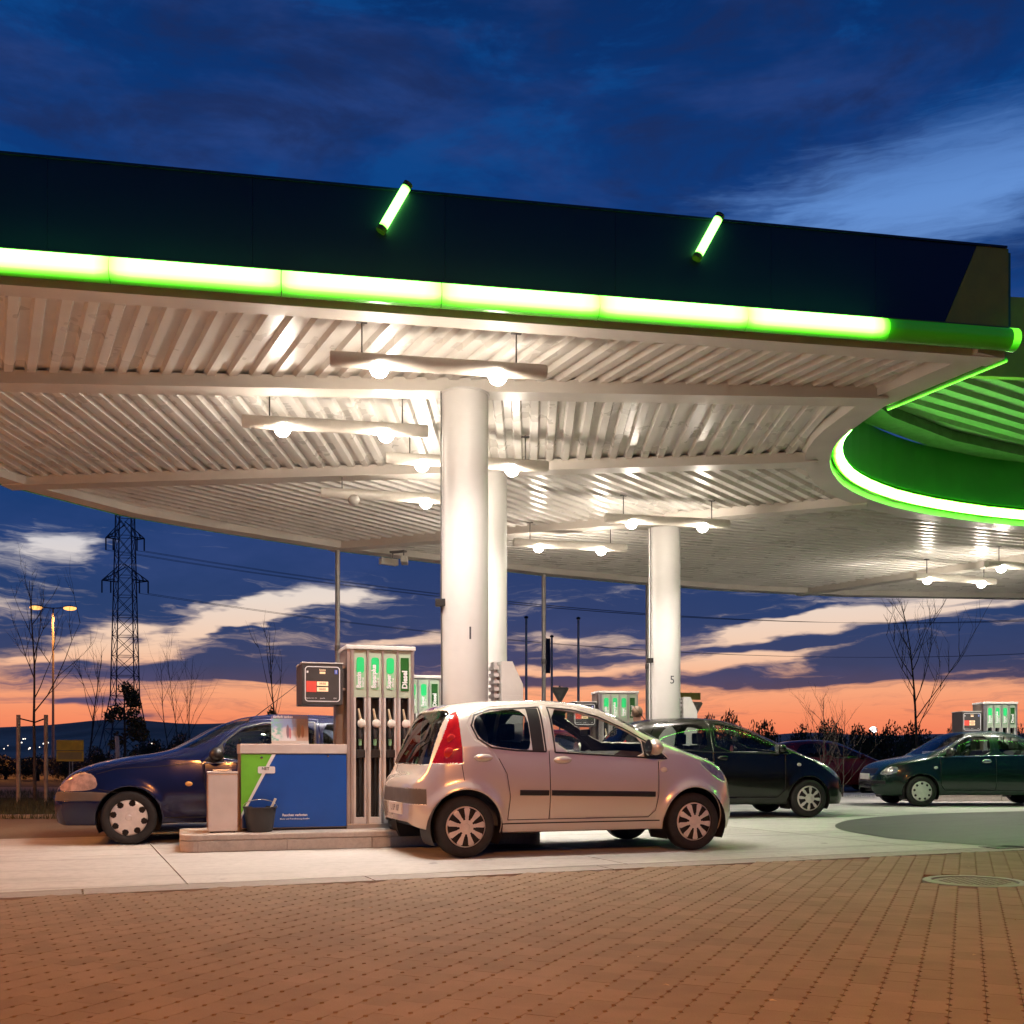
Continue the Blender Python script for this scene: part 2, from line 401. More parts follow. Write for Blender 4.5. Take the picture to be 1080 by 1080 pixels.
def sheet(name, poly, z, m, parent=None, kind='structure', thick=None):
    b = MB()
    if thick: b.prism(poly, 'z', z - thick, z)
    else: b.raw([(x, y, z) for x, y in poly], [tuple(range(len(poly)))])
    o = b.build(name, m, parent)
    if parent is None: tag(o, kind=kind)
    return o
g0 = sheet('ground', [(-9000, -9000), (9000, -9000), (9000, 9000), (-9000, 9000)], -0.16, M_grass)
tag(g0, 'dark open ground reaching out to the horizon')
rd = sheet('road', [(-60, -25), (60, -25), (60, 13.2), (24, 30), (3, 24), (-2, 16.9), (-60, 16.2)], -0.07, M_asphalt)
tag(rd, 'dark asphalt service road around the forecourt')
fr = sheet('far_road', [(-300, 27.5), (300, 24.5), (300, 34), (-300, 37)], -0.1, M_asphalt)
tag(fr, 'asphalt road passing behind the filling station')

# paver field: boundary with the concrete apron runs at 23 degrees
BD = Vector((0.9205, 0.3907)); BN = Vector((-0.3907, 0.9205)); B0 = Vector((-3.31, 6.74))
def bside(x, y): return (Vector((x, y)) - B0).dot(BN)
pf = sheet('paved_area', [tuple(B0 + BD * -16 + BN * -.004), tuple(B0 + BD * -16 - BN * 24), tuple(B0 + BD * 30 - BN * 24), tuple(B0 + BD * 30 + BN * -.004)], -0.018, M_sand)
tag(pf, 'reddish brown interlocking block paving in the foreground')
UA = math.radians(23.6)
U = Vector((math.sin(UA), math.cos(UA))); V = Vector((math.cos(UA), -math.sin(UA)))
PL, PW, AMP = 0.200, 0.125, 0.011
def paver_shape():
    # long sides run straight with two slanted notches each; notches of neighbours meet as small dark openings
    lo = [(-.1, 0), (-.070, 0), (-.056, .0125), (-.036, 0), (.030, 0), (.044, .0125), (.064, 0), (.1, 0)]
    hi = [(.1, 0), (.070, 0), (.056, -.0125), (.036, 0), (-.030, 0), (-.044, -.0125), (-.064, 0), (-.1, 0)]
    return [(u, -PW / 2 + a) for u, a in lo] + [(u, PW / 2 + a) for u, a in hi]
def paver_geo():
    P = paver_shape(); n = len(P)
    def inset(d): return [(u - math.copysign(d * .3, u) if abs(abs(u) - PL / 2) < 1e-6 else u, v - math.copysign(d, v)) for (u, v) in P]
    v = []; f = []
    for ring, z in ((inset(0.0002), -0.016), (inset(0.0011), 0.0)):
        for (a, b) in ring:
            p = U * a + V * b; v.append((p.x, p.y, z))
    for i in range(n): f.append((i, (i + 1) % n, n + (i + 1) % n, n + i))
    for i in range(7): f.append((n + i, n + i + 1, n + 14 - i, n + 15 - i))
    return v, f
PV, PF = paver_geo()
paver_mesh = MB().raw(PV, PF).mesh('paver', M_paver)
rng = random.Random(5)
cells = []
manhole = gpt(1028, 929)
for iu in range(-30, 90):
    for iv in range(-90, 95):
        c = U * (PL * (iu + 0.5 * (iv % 2))) + V * (PW * iv)
        x, y = c.x, c.y
        if y < 2.6 or y > 13.5 or abs(x) > 9: continue
        if bside(x, y) > -0.06: continue
        if (c - manhole.xy).length < 0.40: continue
        if abs(x) > 0.62 * y + 1.2: continue
        cells.append((x, y))
inview = [c for c in cells if 540 + FPX * c[0] / c[1] > -10 and 540 + FPX * c[0] / c[1] < 1090 and HOR + FPX * EYE / c[1] < 1085]
inview.sort(key=lambda c: c[1] ** 2 + c[0] ** 2)
near = set(inview[:300])
rest = MB()
for c in cells:
    h = rng.uniform(-0.0007, 0.0007)
    if c in near:
        o = bpy.data.objects.new('paver', paver_mesh); o.location = (c[0], c[1], h)
        o.rotation_euler = (rng.uniform(-.004, .004), rng.uniform(-.004, .004), rng.uniform(-.003, .003)); link(o, pf)
    else:
        tx, ty = rng.uniform(-.004, .004), rng.uniform(-.004, .004)
        rest.raw([(p[0] + c[0], p[1] + c[1], p[2] + h + p[0] * tx + p[1] * ty) for p in PV], PF)
ro = rest.build('paver_field', M_paver, pf, fixn=False); ro["kind"] = "stuff"

# concrete gutter strip and apron slabs
def bpt(a, b): p = B0 + BD * a + BN * b; return (p.x, p.y)
gut = empty('drainage_gutter'); tag(gut, 'grey concrete gutter strip between block paving and apron', kind='structure')
for k in range(-6, 14):
    a0, a1 = k * 2.0 + 0.5, (k + 1) * 2.0 + 0.49
    b = MB().prism([bpt(a0 + .003, .003), bpt(a1, .003), bpt(a1, .30), bpt(a0 + .003, .30)], 'z', -0.1, -0.002)
    b.build('gutter_stone', M_gutter, gut)
apron = sheet('concrete_apron', [bpt(-13, .3), bpt(26, .3), bpt(26, 14), bpt(1.2, 14), bpt(1.2, 5.4), bpt(-13, 5.4)], -0.02, M_sand)
tag(apron, 'pale concrete forecourt slabs under the canopy')
rows = [0.304, 2.85, 5.4, 8.2, 11.0, 13.9]
for r in range(5):
    for k in range(-4, 8):
        a0, a1 = k * 3.6 + 1.2, (k + 1) * 3.6 + 1.188
        if r >= 2 and k < 0: continue
        if a1 > 26 or a0 < -13.3: continue
        b = MB().prism([bpt(a0, rows[r]), bpt(a1, rows[r]), bpt(a1, rows[r + 1] - .012), bpt(a0, rows[r + 1] - .012)], 'z', -0.015, 0.0)
        b.build('slab', M_conc, apron)

# manhole cover in the pavers
mh = empty('manhole_cover', (manhole.x, manhole.y, 0), 0, 'round grey cast manhole cover set in the block paving', 'manhole')
b = MB().lathe([(0.30, -0.03), (0.30, 0.002), (0.345, 0.004), (0.36, -0.002), (0.36, -0.03)], 40); b.build('rim', M_grey, mh, True)
b = MB().lathe([(0.0, -0.004), (0.27, -0.004), (0.285, -0.008), (0.297, -0.02)], 40); lid = b.build('lid', ground_mat('cast_cover', (.16, .15, .13), (.22, .21, .19), .55, 3), mh, True)
b = MB()
for i in range(-4, 5):
    for j in range(-4, 5):
        if i * i + j * j < 18: b.bx(i * .055 - .016, i * .055 + .016, j * .055 - .016, j * .055 + .016, -0.004, 0.0)
b.build('tread', MATS['cast_cover'], lid)["kind"] = 'stuff'
dc = gpt(1060, 893.5)
b = MB().bx(-.22, .22, -.13, .13, -0.0015, 0.004); o = b.build('drain_cover', M_conc2); o.location = (dc.x, dc.y, 0); o.rotation_euler = (0, 0, .4)
tag(o, 'small rectangular drain cover in the gutter near the manhole', 'drain cover')

# ------------------------------------------------------------------ canopy
INNER = [(4.80, 10.19), (4.16, 11.60), (4.0, 12.96), (4.33, 14.2), (5.03, 15.4), (6.35, 16.6), (8.7, 17.7), (12.2, 18.2), (16.5, 17.6)]
OUTER = [(-7.0, 8.11), (-7.75, 9.4), (-7.98, 11.2), (-7.85, 12.9), (-7.26, 14.8), (-6.2, 16.8), (-5.16, 17.9), (-3.3, 19.6), (-1.44, 20.9), (.67, 22.3), (3.05, 23.5), (4.87, 24.3), (8.0, 25.2), (12.6, 25.7), (17.0, 25.2)]
def smooth_line(P, it=2):
    P = [Vector(p) for p in P]
    for _ in range(it):
        Q = [P[0]]
        for i in range(len(P) - 1): Q += [P[i].lerp(P[i + 1], .25), P[i].lerp(P[i + 1], .75)]
        P = Q + [P[-1]]
    return [tuple(p) for p in P]
RIM = [INNER[0], INNER[1]] + smooth_line(INNER[1:], 2)[1:]
# darker concrete sheet in the plan shape of the round opening
dp = sheet('dark_ground', [(5.0, 10.45)] + [(x + .06, y + .05) for x, y in RIM[1:]] + [(16.5, 15.4)], 0.004, M_conc2)
tag(dp, 'darker concrete below the open ring of the canopy')

canopy = empty('forecourt_canopy', (0, 0, 0), 0, 'large ring shaped station canopy with dark blue fascia and green light strip', 'canopy')
B1L, B1R = (-7.95, 10.77), (4.25, 11.38)
B2L, B2R = (-7.25, 14.97), (4.22, 13.76)
B3L, B3R = (-3.4, 19.52), (5.75, 15.94)
B4L, B4R = (6.85, 24.95), (11.95, 18.28)
MO = (-7.85, 12.9)
BAYS = [
    ((-560, 1100), [[OUTER[0], INNER[0], B1R, B1L, OUTER[1]]]),
    ((20, 1100), [[B1L, B1R, INNER[2], MO], [MO, INNER[2], B2R, B2L]]),
    ((856, 1100), [[B2L, B2R, INNER[3], OUTER[5]], [OUTER[5], INNER[3], INNER[4], OUTER[6]], [OUTER[6], INNER[4], B3R, B3L]]),
    ((3000, 1100), [[B3L, B3R, INNER[5], OUTER[8]], [OUTER[8], INNER[5], INNER[6], OUTER[10], OUTER[9]], [OUTER[10], INNER[6], B4R, B4L, OUTER[11]]]),
    ((1000, -60), [[B4L, B4R, INNER[8], OUTER[14], OUTER[13], OUTER[12]]]),
]
def corrugated(direction, polys, z, pitch=0.21, depth=0.055):
    d = Vector(direction).normalized(); n = Vector((d.y, -d.x))
    bmout = bmesh.new()
    for poly in polys:
        P = [Vector(p) for p in poly]
        area = sum(P[i].x * P[(i + 1) % len(P)].y - P[(i + 1) % len(P)].x * P[i].y for i in range(len(P)))
        if area < 0: P = P[::-1]
        a = [p.dot(d) for p in P]; c = [p.dot(n) for p in P]
        k0, k1 = math.floor(min(c) / pitch) - 1, math.ceil(max(c) / pitch) + 1
        prof = []
        for k in range(k0, k1 + 1):
            o = k * pitch
            prof += [(o, 0), (o + .40 * pitch, 0), (o + .50 * pitch, depth), (o + .90 * pitch, depth)]
        bm = bmesh.new(); A, Bv = [], []
        for (o, h) in prof:
            q = n * o
            A.append(bm.verts.new((q.x + d.x * (min(a) - .1), q.y + d.y * (min(a) - .1), z + h)))
            Bv.append(bm.verts.new((q.x + d.x * (max(a) + .1), q.y + d.y * (max(a) + .1), z + h)))
        for i in range(len(prof) - 1): bm.faces.new((A[i], A[i + 1], Bv[i + 1], Bv[i]))
        for i in range(len(P)):
            p, q = P[i], P[(i + 1) % len(P)]; e = (q - p)
            if e.length < 1e-6: continue
            nn = Vector((e.y, -e.x, 0)).normalized()
            bmesh.ops.bisect_plane(bm, geom=bm.verts[:] + bm.edges[:] + bm.faces[:], plane_co=(p.x, p.y, 0), plane_no=nn, clear_outer=True)
        tmp = bpy.data.meshes.new('tmp'); bm.to_mesh(tmp); bm.free(); bmout.from_mesh(tmp); bpy.data.meshes.remove(tmp)
    me = bpy.data.meshes.new('roof_deck'); bmout.to_mesh(me); bmout.free(); me.materials.append(M_deck)
    return me
for dr, polys in BAYS:
    link(bpy.data.objects.new('roof_deck', corrugated(dr, polys, 4.90)), canopy)
def beam(p, q, zb=4.775, w=0.27, h=0.15):
    p, q = Vector(p), Vector(q); d = (q - p).normalized(); n = Vector((-d.y, d.x)) * (w / 2); t = Vector((-d.y, d.x)) * (w / 2 - .03)
    b = MB(); P = lambda v: (v.x, v.y)
    b.prism([P(p + n), P(q + n), P(q - n), P(p - n)], 'z', zb, zb + 0.022)
    b.prism([P(p + t), P(q + t), P(q - t), P(p - t)], 'z', zb + 0.022, zb + h)
    b.build('beam', M_beam, canopy)
beam(B1L, (B1R[0] - .2, B1R[1] - .01)); beam(B2L, (B2R[0] - .2, B2R[1] + .02)); beam(B3L, (B3R[0] - .28, B3R[1] + .11)); beam(B4L, (B4R[0] - .2, B4R[1] + .26))

def offset_line(pts, d):
    """moves an open polyline sideways (left of travel positive) with mitred corners"""
    P = [Vector(p) for p in pts]; r = []
    for i, p in enumerate(P):
        e0 = (P[i] - P[i - 1]).normalized() if i > 0 else None
        e1 = (P[i + 1] - P[i]).normalized() if i < len(P) - 1 else None
        n0 = Vector((-e0.y, e0.x)) if e0 else None; n1 = Vector((-e1.y, e1.x)) if e1 else None
        if n0 is None: m, k = n1, 1.0
        elif n1 is None: m, k = n0, 1.0
        else: m = (n0 + n1).normalized(); k = 1 / max(.45, m.dot(n0))
        r.append(p + m * d * k)
    return r
def band(name, pts, d0, d1, z0, z1, m, parent, each=True):
    """box section following a polyline; one mesh per straight length"""
    a = offset_line(pts, d0); c = offset_line(pts, d1); res = []
    b = MB()
    for i in range(len(pts) - 1):
        if each: b = MB()
        b.prism([tuple(a[i]), tuple(a[i + 1]), tuple(c[i + 1]), tuple(c[i])], 'z', z0, z1)
        if each: res.append(b.build(name, m, parent))
    if not each: res.append(b.build(name, m, parent))
    return res
FRONT = [OUTER[0], INNER[0]]
# outer rim runs from the front-left corner round the back; inner rim from the front-right corner
band('edge_trim', FRONT, -0.02, 0.20, 4.80, 4.93, M_beam, canopy)
band('edge_trim', RIM, 0.02, 0.34, 4.81, 4.94, M_beam, canopy)
band('edge_trim', OUTER, -0.30, 0.0, 4.79, 4.92, M_beam, canopy)
# fascia panels along the front
fd = (Vector(INNER[0]) - Vector(OUTER[0])); FL = fd.length; fd.normalize(); fn = Vector((fd.y, -fd.x))
FZ0, FZ1 = 5.09, 5.855
def fpt(s, o): p = Vector(OUTER[0]) + fd * s + fn * o; return (p.x, p.y)
def fascia_panel(s0, s1, m, top0=None, top1=None):
    """panel between s0..s1 along the bottom edge; slanted ends via top0/top1"""
    t0 = s0 if top0 is None else top0; t1 = s1 if top1 is None else top1
    v = []
    for o in (0.05, -0.06):
        for (s, z) in ((s0, FZ0), (s1, FZ0), (t1, FZ1), (t0, FZ1)):
            x, y = fpt(s, o); v.append((x, y, z))
    return MB().raw(v, [(0, 1, 2, 3), (7, 6, 5, 4), (0, 4, 5, 1), (1, 5, 6, 2), (2, 6, 7, 3), (3, 7, 4, 0)]).build('fascia_panel', m, canopy)
sb, stp = FL - 0.66, FL - 0.32
cuts = [0, 1.55, 3.2, 4.85, 6.5, 8.05, 9.55, 10.6]
for i in range(len(cuts) - 1): fascia_panel(cuts[i] + .0012, cuts[i + 1] - .0012, M_navy)
fascia_panel(cuts[-1] + .0012, sb - .002, M_navy, cuts[-1] + .0012, stp - .002)
fascia_panel(sb + .003, FL + .02, M_yellow, stp + .003, FL + .02)
band('fascia_moulding', FRONT, -0.075, -0.01, 5.05, 5.086, M_olive, canopy)
band('fascia_cap', FRONT, -0.065, 0.08, FZ1 + .002, FZ1 + .022, M_navy, canopy)
# fascia round the opening and round the outside
band('fascia_panel', RIM, -0.10, 0.02, FZ0, FZ1, M_dgreen, canopy)
band('fascia_moulding', RIM, -0.06, 0.02, 4.945, 5.086, M_olive, canopy)
band('fascia_panel', OUTER, 0.0, 0.10, FZ0, FZ1, M_navy, canopy)
band('fascia_moulding', OUTER, 0.0, 0.05, 4.925, 5.086, M_olive, canopy)
band('fascia_moulding', FRONT, -0.02, 0.02, 4.935, 5.048, M_olive, canopy)
# flat roof sheet on top
rp = OUTER + INNER[::-1]
b = MB()
for i in range(len(INNER) - 1):
    pass
quads = [[OUTER[0], INNER[0], INNER[1], OUTER[2]], [OUTER[2], INNER[1], INNER[2], OUTER[3]], [OUTER[3], INNER[2], INNER[3], OUTER[5]], [OUTER[5], INNER[3], INNER[4], OUTER[6]], [OUTER[6], INNER[4], INNER[5], OUTER[8]],
         [OUTER[8], INNER[5], INNER[6], OUTER[10]], [OUTER[10], INNER[6], INNER[7], OUTER[12]], [OUTER[12], INNER[7], INNER[8], OUTER[14]]]
for q in quads: b.raw([(x, y, 5.86) for x, y in q], [(0, 1, 2, 3)])
b.build('roof_sheet', M_grey, canopy)

# green light strip: diffuser tube with a lamp inside; brightness is highest along its middle
def neon_mat(name, power):
    m = bpy.data.materials.new(name); m.use_nodes = True
    g = NG(m.node_tree); b = g.n['Principled BSDF']
    at_ = g.node('ShaderNodeAttribute'); at_.attribute_name = 'glow'
    gl = at_.outputs['Fac']
    col = g.ramp(gl, [(0.0, (0.02, 0.10, 0.0)), (0.35, (0.03, 0.75, 0.0)), (0.62, (0.16, 1.0, 0.03)), (1.0, (0.20, 1.0, 0.115))])
    st = g.ramp(gl, [(0.0, (0.004,) * 3), (0.25, (0.03,) * 3), (0.5, (0.09,) * 3), (0.75, (0.35,) * 3), (1.0, (1.0,) * 3)])
    b.inputs['Base Color'].default_value = (0.10, 0.30, 0.04, 1); b.inputs['Roughness'].default_value = 0.25
    g.l.new(col, b.inputs['Emission Color']); g.l.new(g.mul(st, power), b.inputs['Emission Strength'])
    return m
M_neon = neon_mat('green_light_strip', 9.0)
M_neon2 = neon_mat('green_ring_strip', 40.0)
def strip(p, q, z, r, lit=1.0, ends=(0.55, 0.55), hot=math.radians(20), nrm=None, parent=canopy, name='light_strip', m=None):
    """tube from p to q (plan points); nrm = outward plan direction"""
    p, q = Vector((p[0], p[1], z)), Vector((q[0], q[1], z)); d = (q - p); L = d.length; d.normalize()
    n = Vector((nrm[0], nrm[1], 0)); up = Vector((0, 0, 1)); v = []; f = []; gl = []
    ss = [0, .02, .05, .12, .3, .5, .7, .88, .95, .98, 1.0]; K = 20
    for s in ss:
        e = min(s * L, (1 - s) * L); endf = ends[0] if s < .5 else ends[1]
        k = lit * (endf + (1 - endf) * min(1, e / 0.10))
        for i in range(K):
            a = 2 * math.pi * i / K
            v.append(p + d * (L * s) + (n * math.cos(a) + up * math.sin(a)) * r)
            gl.append(k * max(0.0, min(1.0, 0.47 + 0.76 * math.cos(a - hot))))
    for j in range(len(ss) - 1):
        for i in range(K): f.append((j * K + i, j * K + (i + 1) % K, (j + 1) * K + (i + 1) % K, (j + 1) * K + i))
    f += [tuple(range(K))[::-1], tuple((len(ss) - 1) * K + i for i in range(K))]
    o = MB().raw(v, f).build(name, m or M_neon, parent, True, 50)
    a = o.data.attributes.new('glow', 'FLOAT', 'POINT'); a.data.foreach_set('value', gl)
    return o
TZ, TR = 4.935, 0.105
seg = [0.0, 1.55]
def s_at(px, py): return (gpt(px, py, TZ).xy - Vector(OUTER[0])).dot(fd)
marks = [s_at(117, 286), s_at(297, 300), s_at(465, 312), s_at(630, 325), s_at(785, 337), s_at(934, 348)]
st = [0.0, 1.4] + marks
for i in range(len(st) - 1):
    strip(fpt(st[i] + .004, .13), fpt(st[i + 1] - .004, .13), TZ, TR, 1.0, (.84, .84 if i < len(st) - 2 else .55), nrm=fn)
strip(fpt(st[-1] + .004, .13), fpt(FL - .05, .13), TZ, TR, 0.16, (2.2, 1.6), nrm=fn)
strip(fpt(FL - .045, .13), fpt(FL + .03, .13), TZ, TR + .003, 0.6, (1, 1), nrm=fn)
io = offset_line(RIM, -0.06)
for i in range(len(RIM) - 1):
    a, c = io[i], io[i + 1]; e = (c - a).normalized(); nn = Vector((e.y, -e.x))
    k = max(1, round((c - a).length / 1.35))
    for j in range(k):
        p = a + (c - a) * (j / k) + e * .001; q = a + (c - a) * ((j + 1) / k) - e * .001
        strip(p, q, TZ + .045, 0.078, 0.18 if i == 0 else 1.0, (.9, .9) if i % 2 else (1, .85), hot=math.radians(-25), nrm=nn, m=M_neon2)
e0 = (Vector(INNER[1]) - Vector(INNER[0])).normalized(); n0 = Vector((e0.y, -e0.x))
strip(Vector(INNER[0]) + n0 * .03, Vector(INNER[1]) + n0 * .03, 4.80, 0.028, 0.72, (1, 1), nrm=n0, hot=math.radians(-60))
oo = offset_line(OUTER, 0.09)
for i in range(len(OUTER) - 1):
    a, c = oo[i], oo[i + 1]; e = (c - a).normalized(); nn = Vector((-e.y, e.x))
    strip(a + e * .004, c - e * .004, 4.905, 0.10, 0.62, (.8, .8), nrm=nn)
# slanted light bars on the fascia
for (x0, y0, x1, y1) in ((402, 243, 430, 195), (735, 272, 759, 228)):
    def fat(px, py):
        # intersection of the pixel ray with the fascia face
        rx, rz = (px - 540) / FPX, (HOR - py) / FPX
        o = Vector(OUTER[0]) + fn * 0.09; t = (o.dot(fn)) / (Vector((rx, 1)).dot(fn)); return Vector((rx * t, t, EYE + rz * t))
    a, c = fat(x0, y0), fat(x1, y1)
    b = MB().tube([a, a + (c - a) * .04, a + (c - a) * .12, a + (c - a) * .88, a + (c - a) * .96, c], [.036, .04, .04, .04, .04, .036], 12)
    o = b.build('light_bar', M_neon, canopy, True, 50)
    gv = [g for g in (0.5, .75, 1, 1, .75, .5) for _ in range(12)]
    t = o.data.attributes.new('glow', 'FLOAT', 'POINT'); t.data.foreach_set('value', gv)
    e = (c - a).normalized()
    for (p0, p1) in ((a - e * .012, a + e * .03), (c - e * .03, c + e * .012)): MB().tube([p0, p1], .044, 12).build('light_bar_cap', M_olive, canopy, True)

# shop roof beyond the opening: higher, ribbed soffit, yellow-green rim with a round port
shop = empty('shop_roof', (0, 0, 0), 0, 'yellow green rimmed shop roof with ribbed soffit seen through canopy opening', 'roof')
SZ = 6.0
near0, near1 = Vector((4.3, 13.75)), Vector((13.5, 14.75))
far = [Vector((4.55, 14.55)), Vector((5.2, 15.4)), Vector((6.6, 16.55)), Vector((8.75, 17.75)), Vector((12.6, 18.6)), Vector((14.2, 18.2))]
link(bpy.data.objects.new('soffit_deck', corrugated((1710, 1100), [[tuple(near0), tuple(near1), tuple(far[5]), tuple(far[4]), tuple(far[3]), tuple(far[2]), tuple(far[1]), tuple(far[0])]], SZ, 0.30, 0.06)), shop)
bpy.data.objects['soffit_deck'].data.materials[0] = mat('soffit_sheet', (0.34, 0.36, 0.30), 0.45, var=0.05)
band('eaves_beam', [tuple(p) for p in far], -0.02, -0.42, SZ - .16, SZ - .004, mat('eaves_grey', (0.10, 0.095, 0.09), 0.5), shop)
band('rim_panel', [tuple(near0), tuple(near0.lerp(near1, .5)), tuple(near1)], -0.10, 0.0, SZ - .02, SZ + 1.05, mat('yellow_green_rim', (0.40, 0.42, 0.05), 0.45, var=.05), shop)
pc = at(1033, 393, 14.0)
rd_ = (near1 - near0).normalized(); ang = math.atan2(rd_.y, rd_.x)
t = (pc.xy - near0).dot(rd_); pcp = near0 + rd_ * t + Vector((rd_.y, -rd_.x)) * .115
b = MB().lathe([(0.0, 0), (0.20, 0.0), (0.20, -0.02), (0.225, -0.02), (0.235, 0.02)], 32, axis='y'); o = b.build('round_port', mat('port_shade', (.12, .16, .06), .6), shop, True)
o.location = (pcp.x, pcp.y, SZ + .28); o.rotation_euler = (0, 0, ang)
b = MB().raw([(near0.x, near0.y, SZ + 1.0), (near1.x, near1.y, SZ + 1.0)] + [(p.x, p.y, SZ + 1.0) for p in far[::-1]], [tuple(range(8))]); b.build('roof_sheet', M_grey, shop)

# ------------------------------------------------------------------ hanging lamp tubes
M_lampring = mat('lamp_ring', (0.6, 0.58, 0.52), .4, var=0)
LAMP_W = 365.0
def lamp_tube(pl, pr, bulbs, label, lit=(True, True), z=4.55):
    p, q = gpt(*pl, z), gpt(*pr, z); c = (p + q) / 2; d = (q - p).normalized(); rz = math.atan2(d.y, d.x)
    root = empty('lamp_tube', c, rz, label, 'lamp', 'lamp tubes hanging under the canopy')
    Lh = 1.01; R = 0.070
    MB().tube([(-Lh, 0, 0), (-Lh + .012, 0, 0), (Lh - .012, 0, 0), (Lh, 0, 0)], [R - .008, R, R, R - .008], 24).build('housing', M_tube, root, True, 40)
    for sx in (-0.72, 0.72):
        MB().tube([(sx, 0, R - .01), (sx, 0, 0.37)], 0.008, 6).build('hanging_rod', M_rod, root)
        MB().bx(sx - .05, sx + .05, -.02, .02, .345, .36).build('rod_bracket', M_rod, root)
    for k, px in enumerate(bulbs):
        bp = gpt(px, pl[1] + (pr[1] - pl[1]) * (px - pl[0]) / (pr[0] - pl[0]), z)
        t = (bp - c).dot(d)
        MB().ball((t, 0, -R + .004), .086, (1, 1, .95), 20, 12).build('bulb', M_bulb if lit[k] else M_bulboff, root, True)
        if lit[k]:
            ld = bpy.data.lights.new('lamp_light', 'SPOT'); ld.energy = LAMP_W; ld.color = (1.0, 0.885, 0.79)
            ld.spot_size = math.radians(138); ld.spot_blend = 0.9; ld.shadow_soft_size = 0.07
            lo = bpy.data.objects.new('lamp_light', ld); link(lo, root); lo.location = (t, 0, -R - .085)
            pd = bpy.data.lights.new('lamp_spill', 'POINT'); pd.energy = 23.0; pd.color = (1.0, 0.84, 0.68); pd.shadow_soft_size = 0.06
            po = bpy.data.objects.new('lamp_spill', pd); link(po, root); po.location = (t, 0, -R - .14)
lamp_tube((347, 378), (577, 393), (400, 525), 'hanging lamp tube nearest to the blue fascia, in front of the numbered column')
lamp_tube((255, 444), (452, 455), (298, 407), 'hanging lamp tube left of the front column, just behind the first beam')
lamp_tube((408, 483), (577, 492), (445, 540), 'hanging lamp tube passing behind the front column with one lamp each side')
lamp_tube((330, 519), (499, 528), (373, 449), 'hanging lamp tube with only its right lamp lit, left behind the front column', (False, True))
lamp_tube((636, 546), (771, 553), (666, 741), 'hanging lamp tube just in front of the column numbered 5')
lamp_tube((541, 572), (661, 578), (568, 634), 'hanging lamp tube between the two columns, above the flagpoles')
lamp_tube((956, 607), (1058, 614), (978, 1035), 'hanging lamp tube at far right above the bare sapling')
lamp_tube((1031, 594), (1140, 601), (1056, 1112), 'hanging lamp tube cut off by the right edge of the picture')

# ------------------------------------------------------------------ columns
def column(px, d, dia, number, label, ang=0.0, numz=2.2, ztop=4.775):
    x = (px - 540) / FPX * d
    root = empty('canopy_column', (x, d, 0), 0, label, 'column', 'canopy columns')
    MB().lathe([(dia / 2, 0.0), (dia / 2, ztop - .02), (dia / 2 + .012, ztop - .02), (dia / 2 + .012, ztop - .002)], 56).build('shaft', M_column, root, True)
    MB().lathe([(dia / 2 + .03, 0.0), (dia / 2 + .03, .22), (dia / 2 + .004, .235)], 40).build('base_collar', M_steel, root, True)
    MB().tube([(-dia / 2 * .9, -dia / 2 * .42, .2), (-dia / 2 * .96, -dia / 2 * .42, 2.6), (-dia / 2 * .96, -dia / 2 * .42, ztop)], .008, 6).build('cable_conduit', M_rod, root)
    MB().bx(-dia / 2 - .05, -dia / 2 + .08, -.16, -.08, 2.50, 2.58, .01).build('bracket', M_black, root)
    if number:
        tx = (x / d)
        M = Matrix.Rotation(ang, 4, 'Z') @ Matrix.Translation((0, -dia / 2 - .001, numz)) @ Matrix.Rotation(math.radians(90), 4, 'X')
        text(number, 0.19, M_printk, 'number', root, M, bend=dia / 2, extrude=0.002)
    return root
C1 = (-0.505, 11.12)
column(490, 11.12, 0.505, '1', 'thick white canopy column numbered 1 behind the silver car', 0.28)
column(515.5, 14.3, 0.50, None, 'white canopy column mostly hidden behind the column numbered 1')
column(701, 17.66, 0.53, '5', 'white canopy column numbered 5 behind the dark hatchback', 0.35)
column(1180, 20.6, 0.53, None, 'white canopy column outside the right edge of the picture')
# thin edge props
for (px, pt, lab) in ((356, (-3.3, 19.6), 'thin steel edge post left of the fuel dispenser'), (573.5, (.67, 22.3), 'thin steel edge post between the two columns'), (683, (3.05, 23.5), 'thin steel edge post touching the column numbered 5')):
    d = Vector(pt).y - .1
    root = empty('canopy_post', ((px - 540) / FPX * d, d, 0), 0, lab, 'post', 'thin posts under the canopy edge')
    MB().tube([(0, 0, -.1), (0, 0, 4.79)], .045, 14).build('post', mat('galvanised', (.45, .43, .40), .45, metal=.5, var=.08), root, True)
    MB().lathe([(.1, -.1), (.1, .02), (.05, .025)], 14).build('foot', M_grey, root, True)
    MB().lathe([(.055, 2.9), (.055, 3.0)], 14).build('clamp', M_grey, root, True)
# twin floodlight / camera housing below the rear edge
cp = at(420, 590, 19.6)
root = empty('security_camera', (cp.x, cp.y, 4.79), math.radians(-25), 'pair of pale camera housings hanging under the far canopy edge', 'camera')
MB().bx(-.16, .16, -.05, .05, -.03, 0).build('mount_plate', M_grey, root)
for s in (-1, 1):
    MB().tube([(s * .12, 0, -.03), (s * .12, 0, -.16)], .012, 8).build('arm', M_grey, root)
    b = MB().box((s * .17, -.06, -.2), (.13, .36, .12), .5 * s, .02); b.build('housing', M_tube, root)

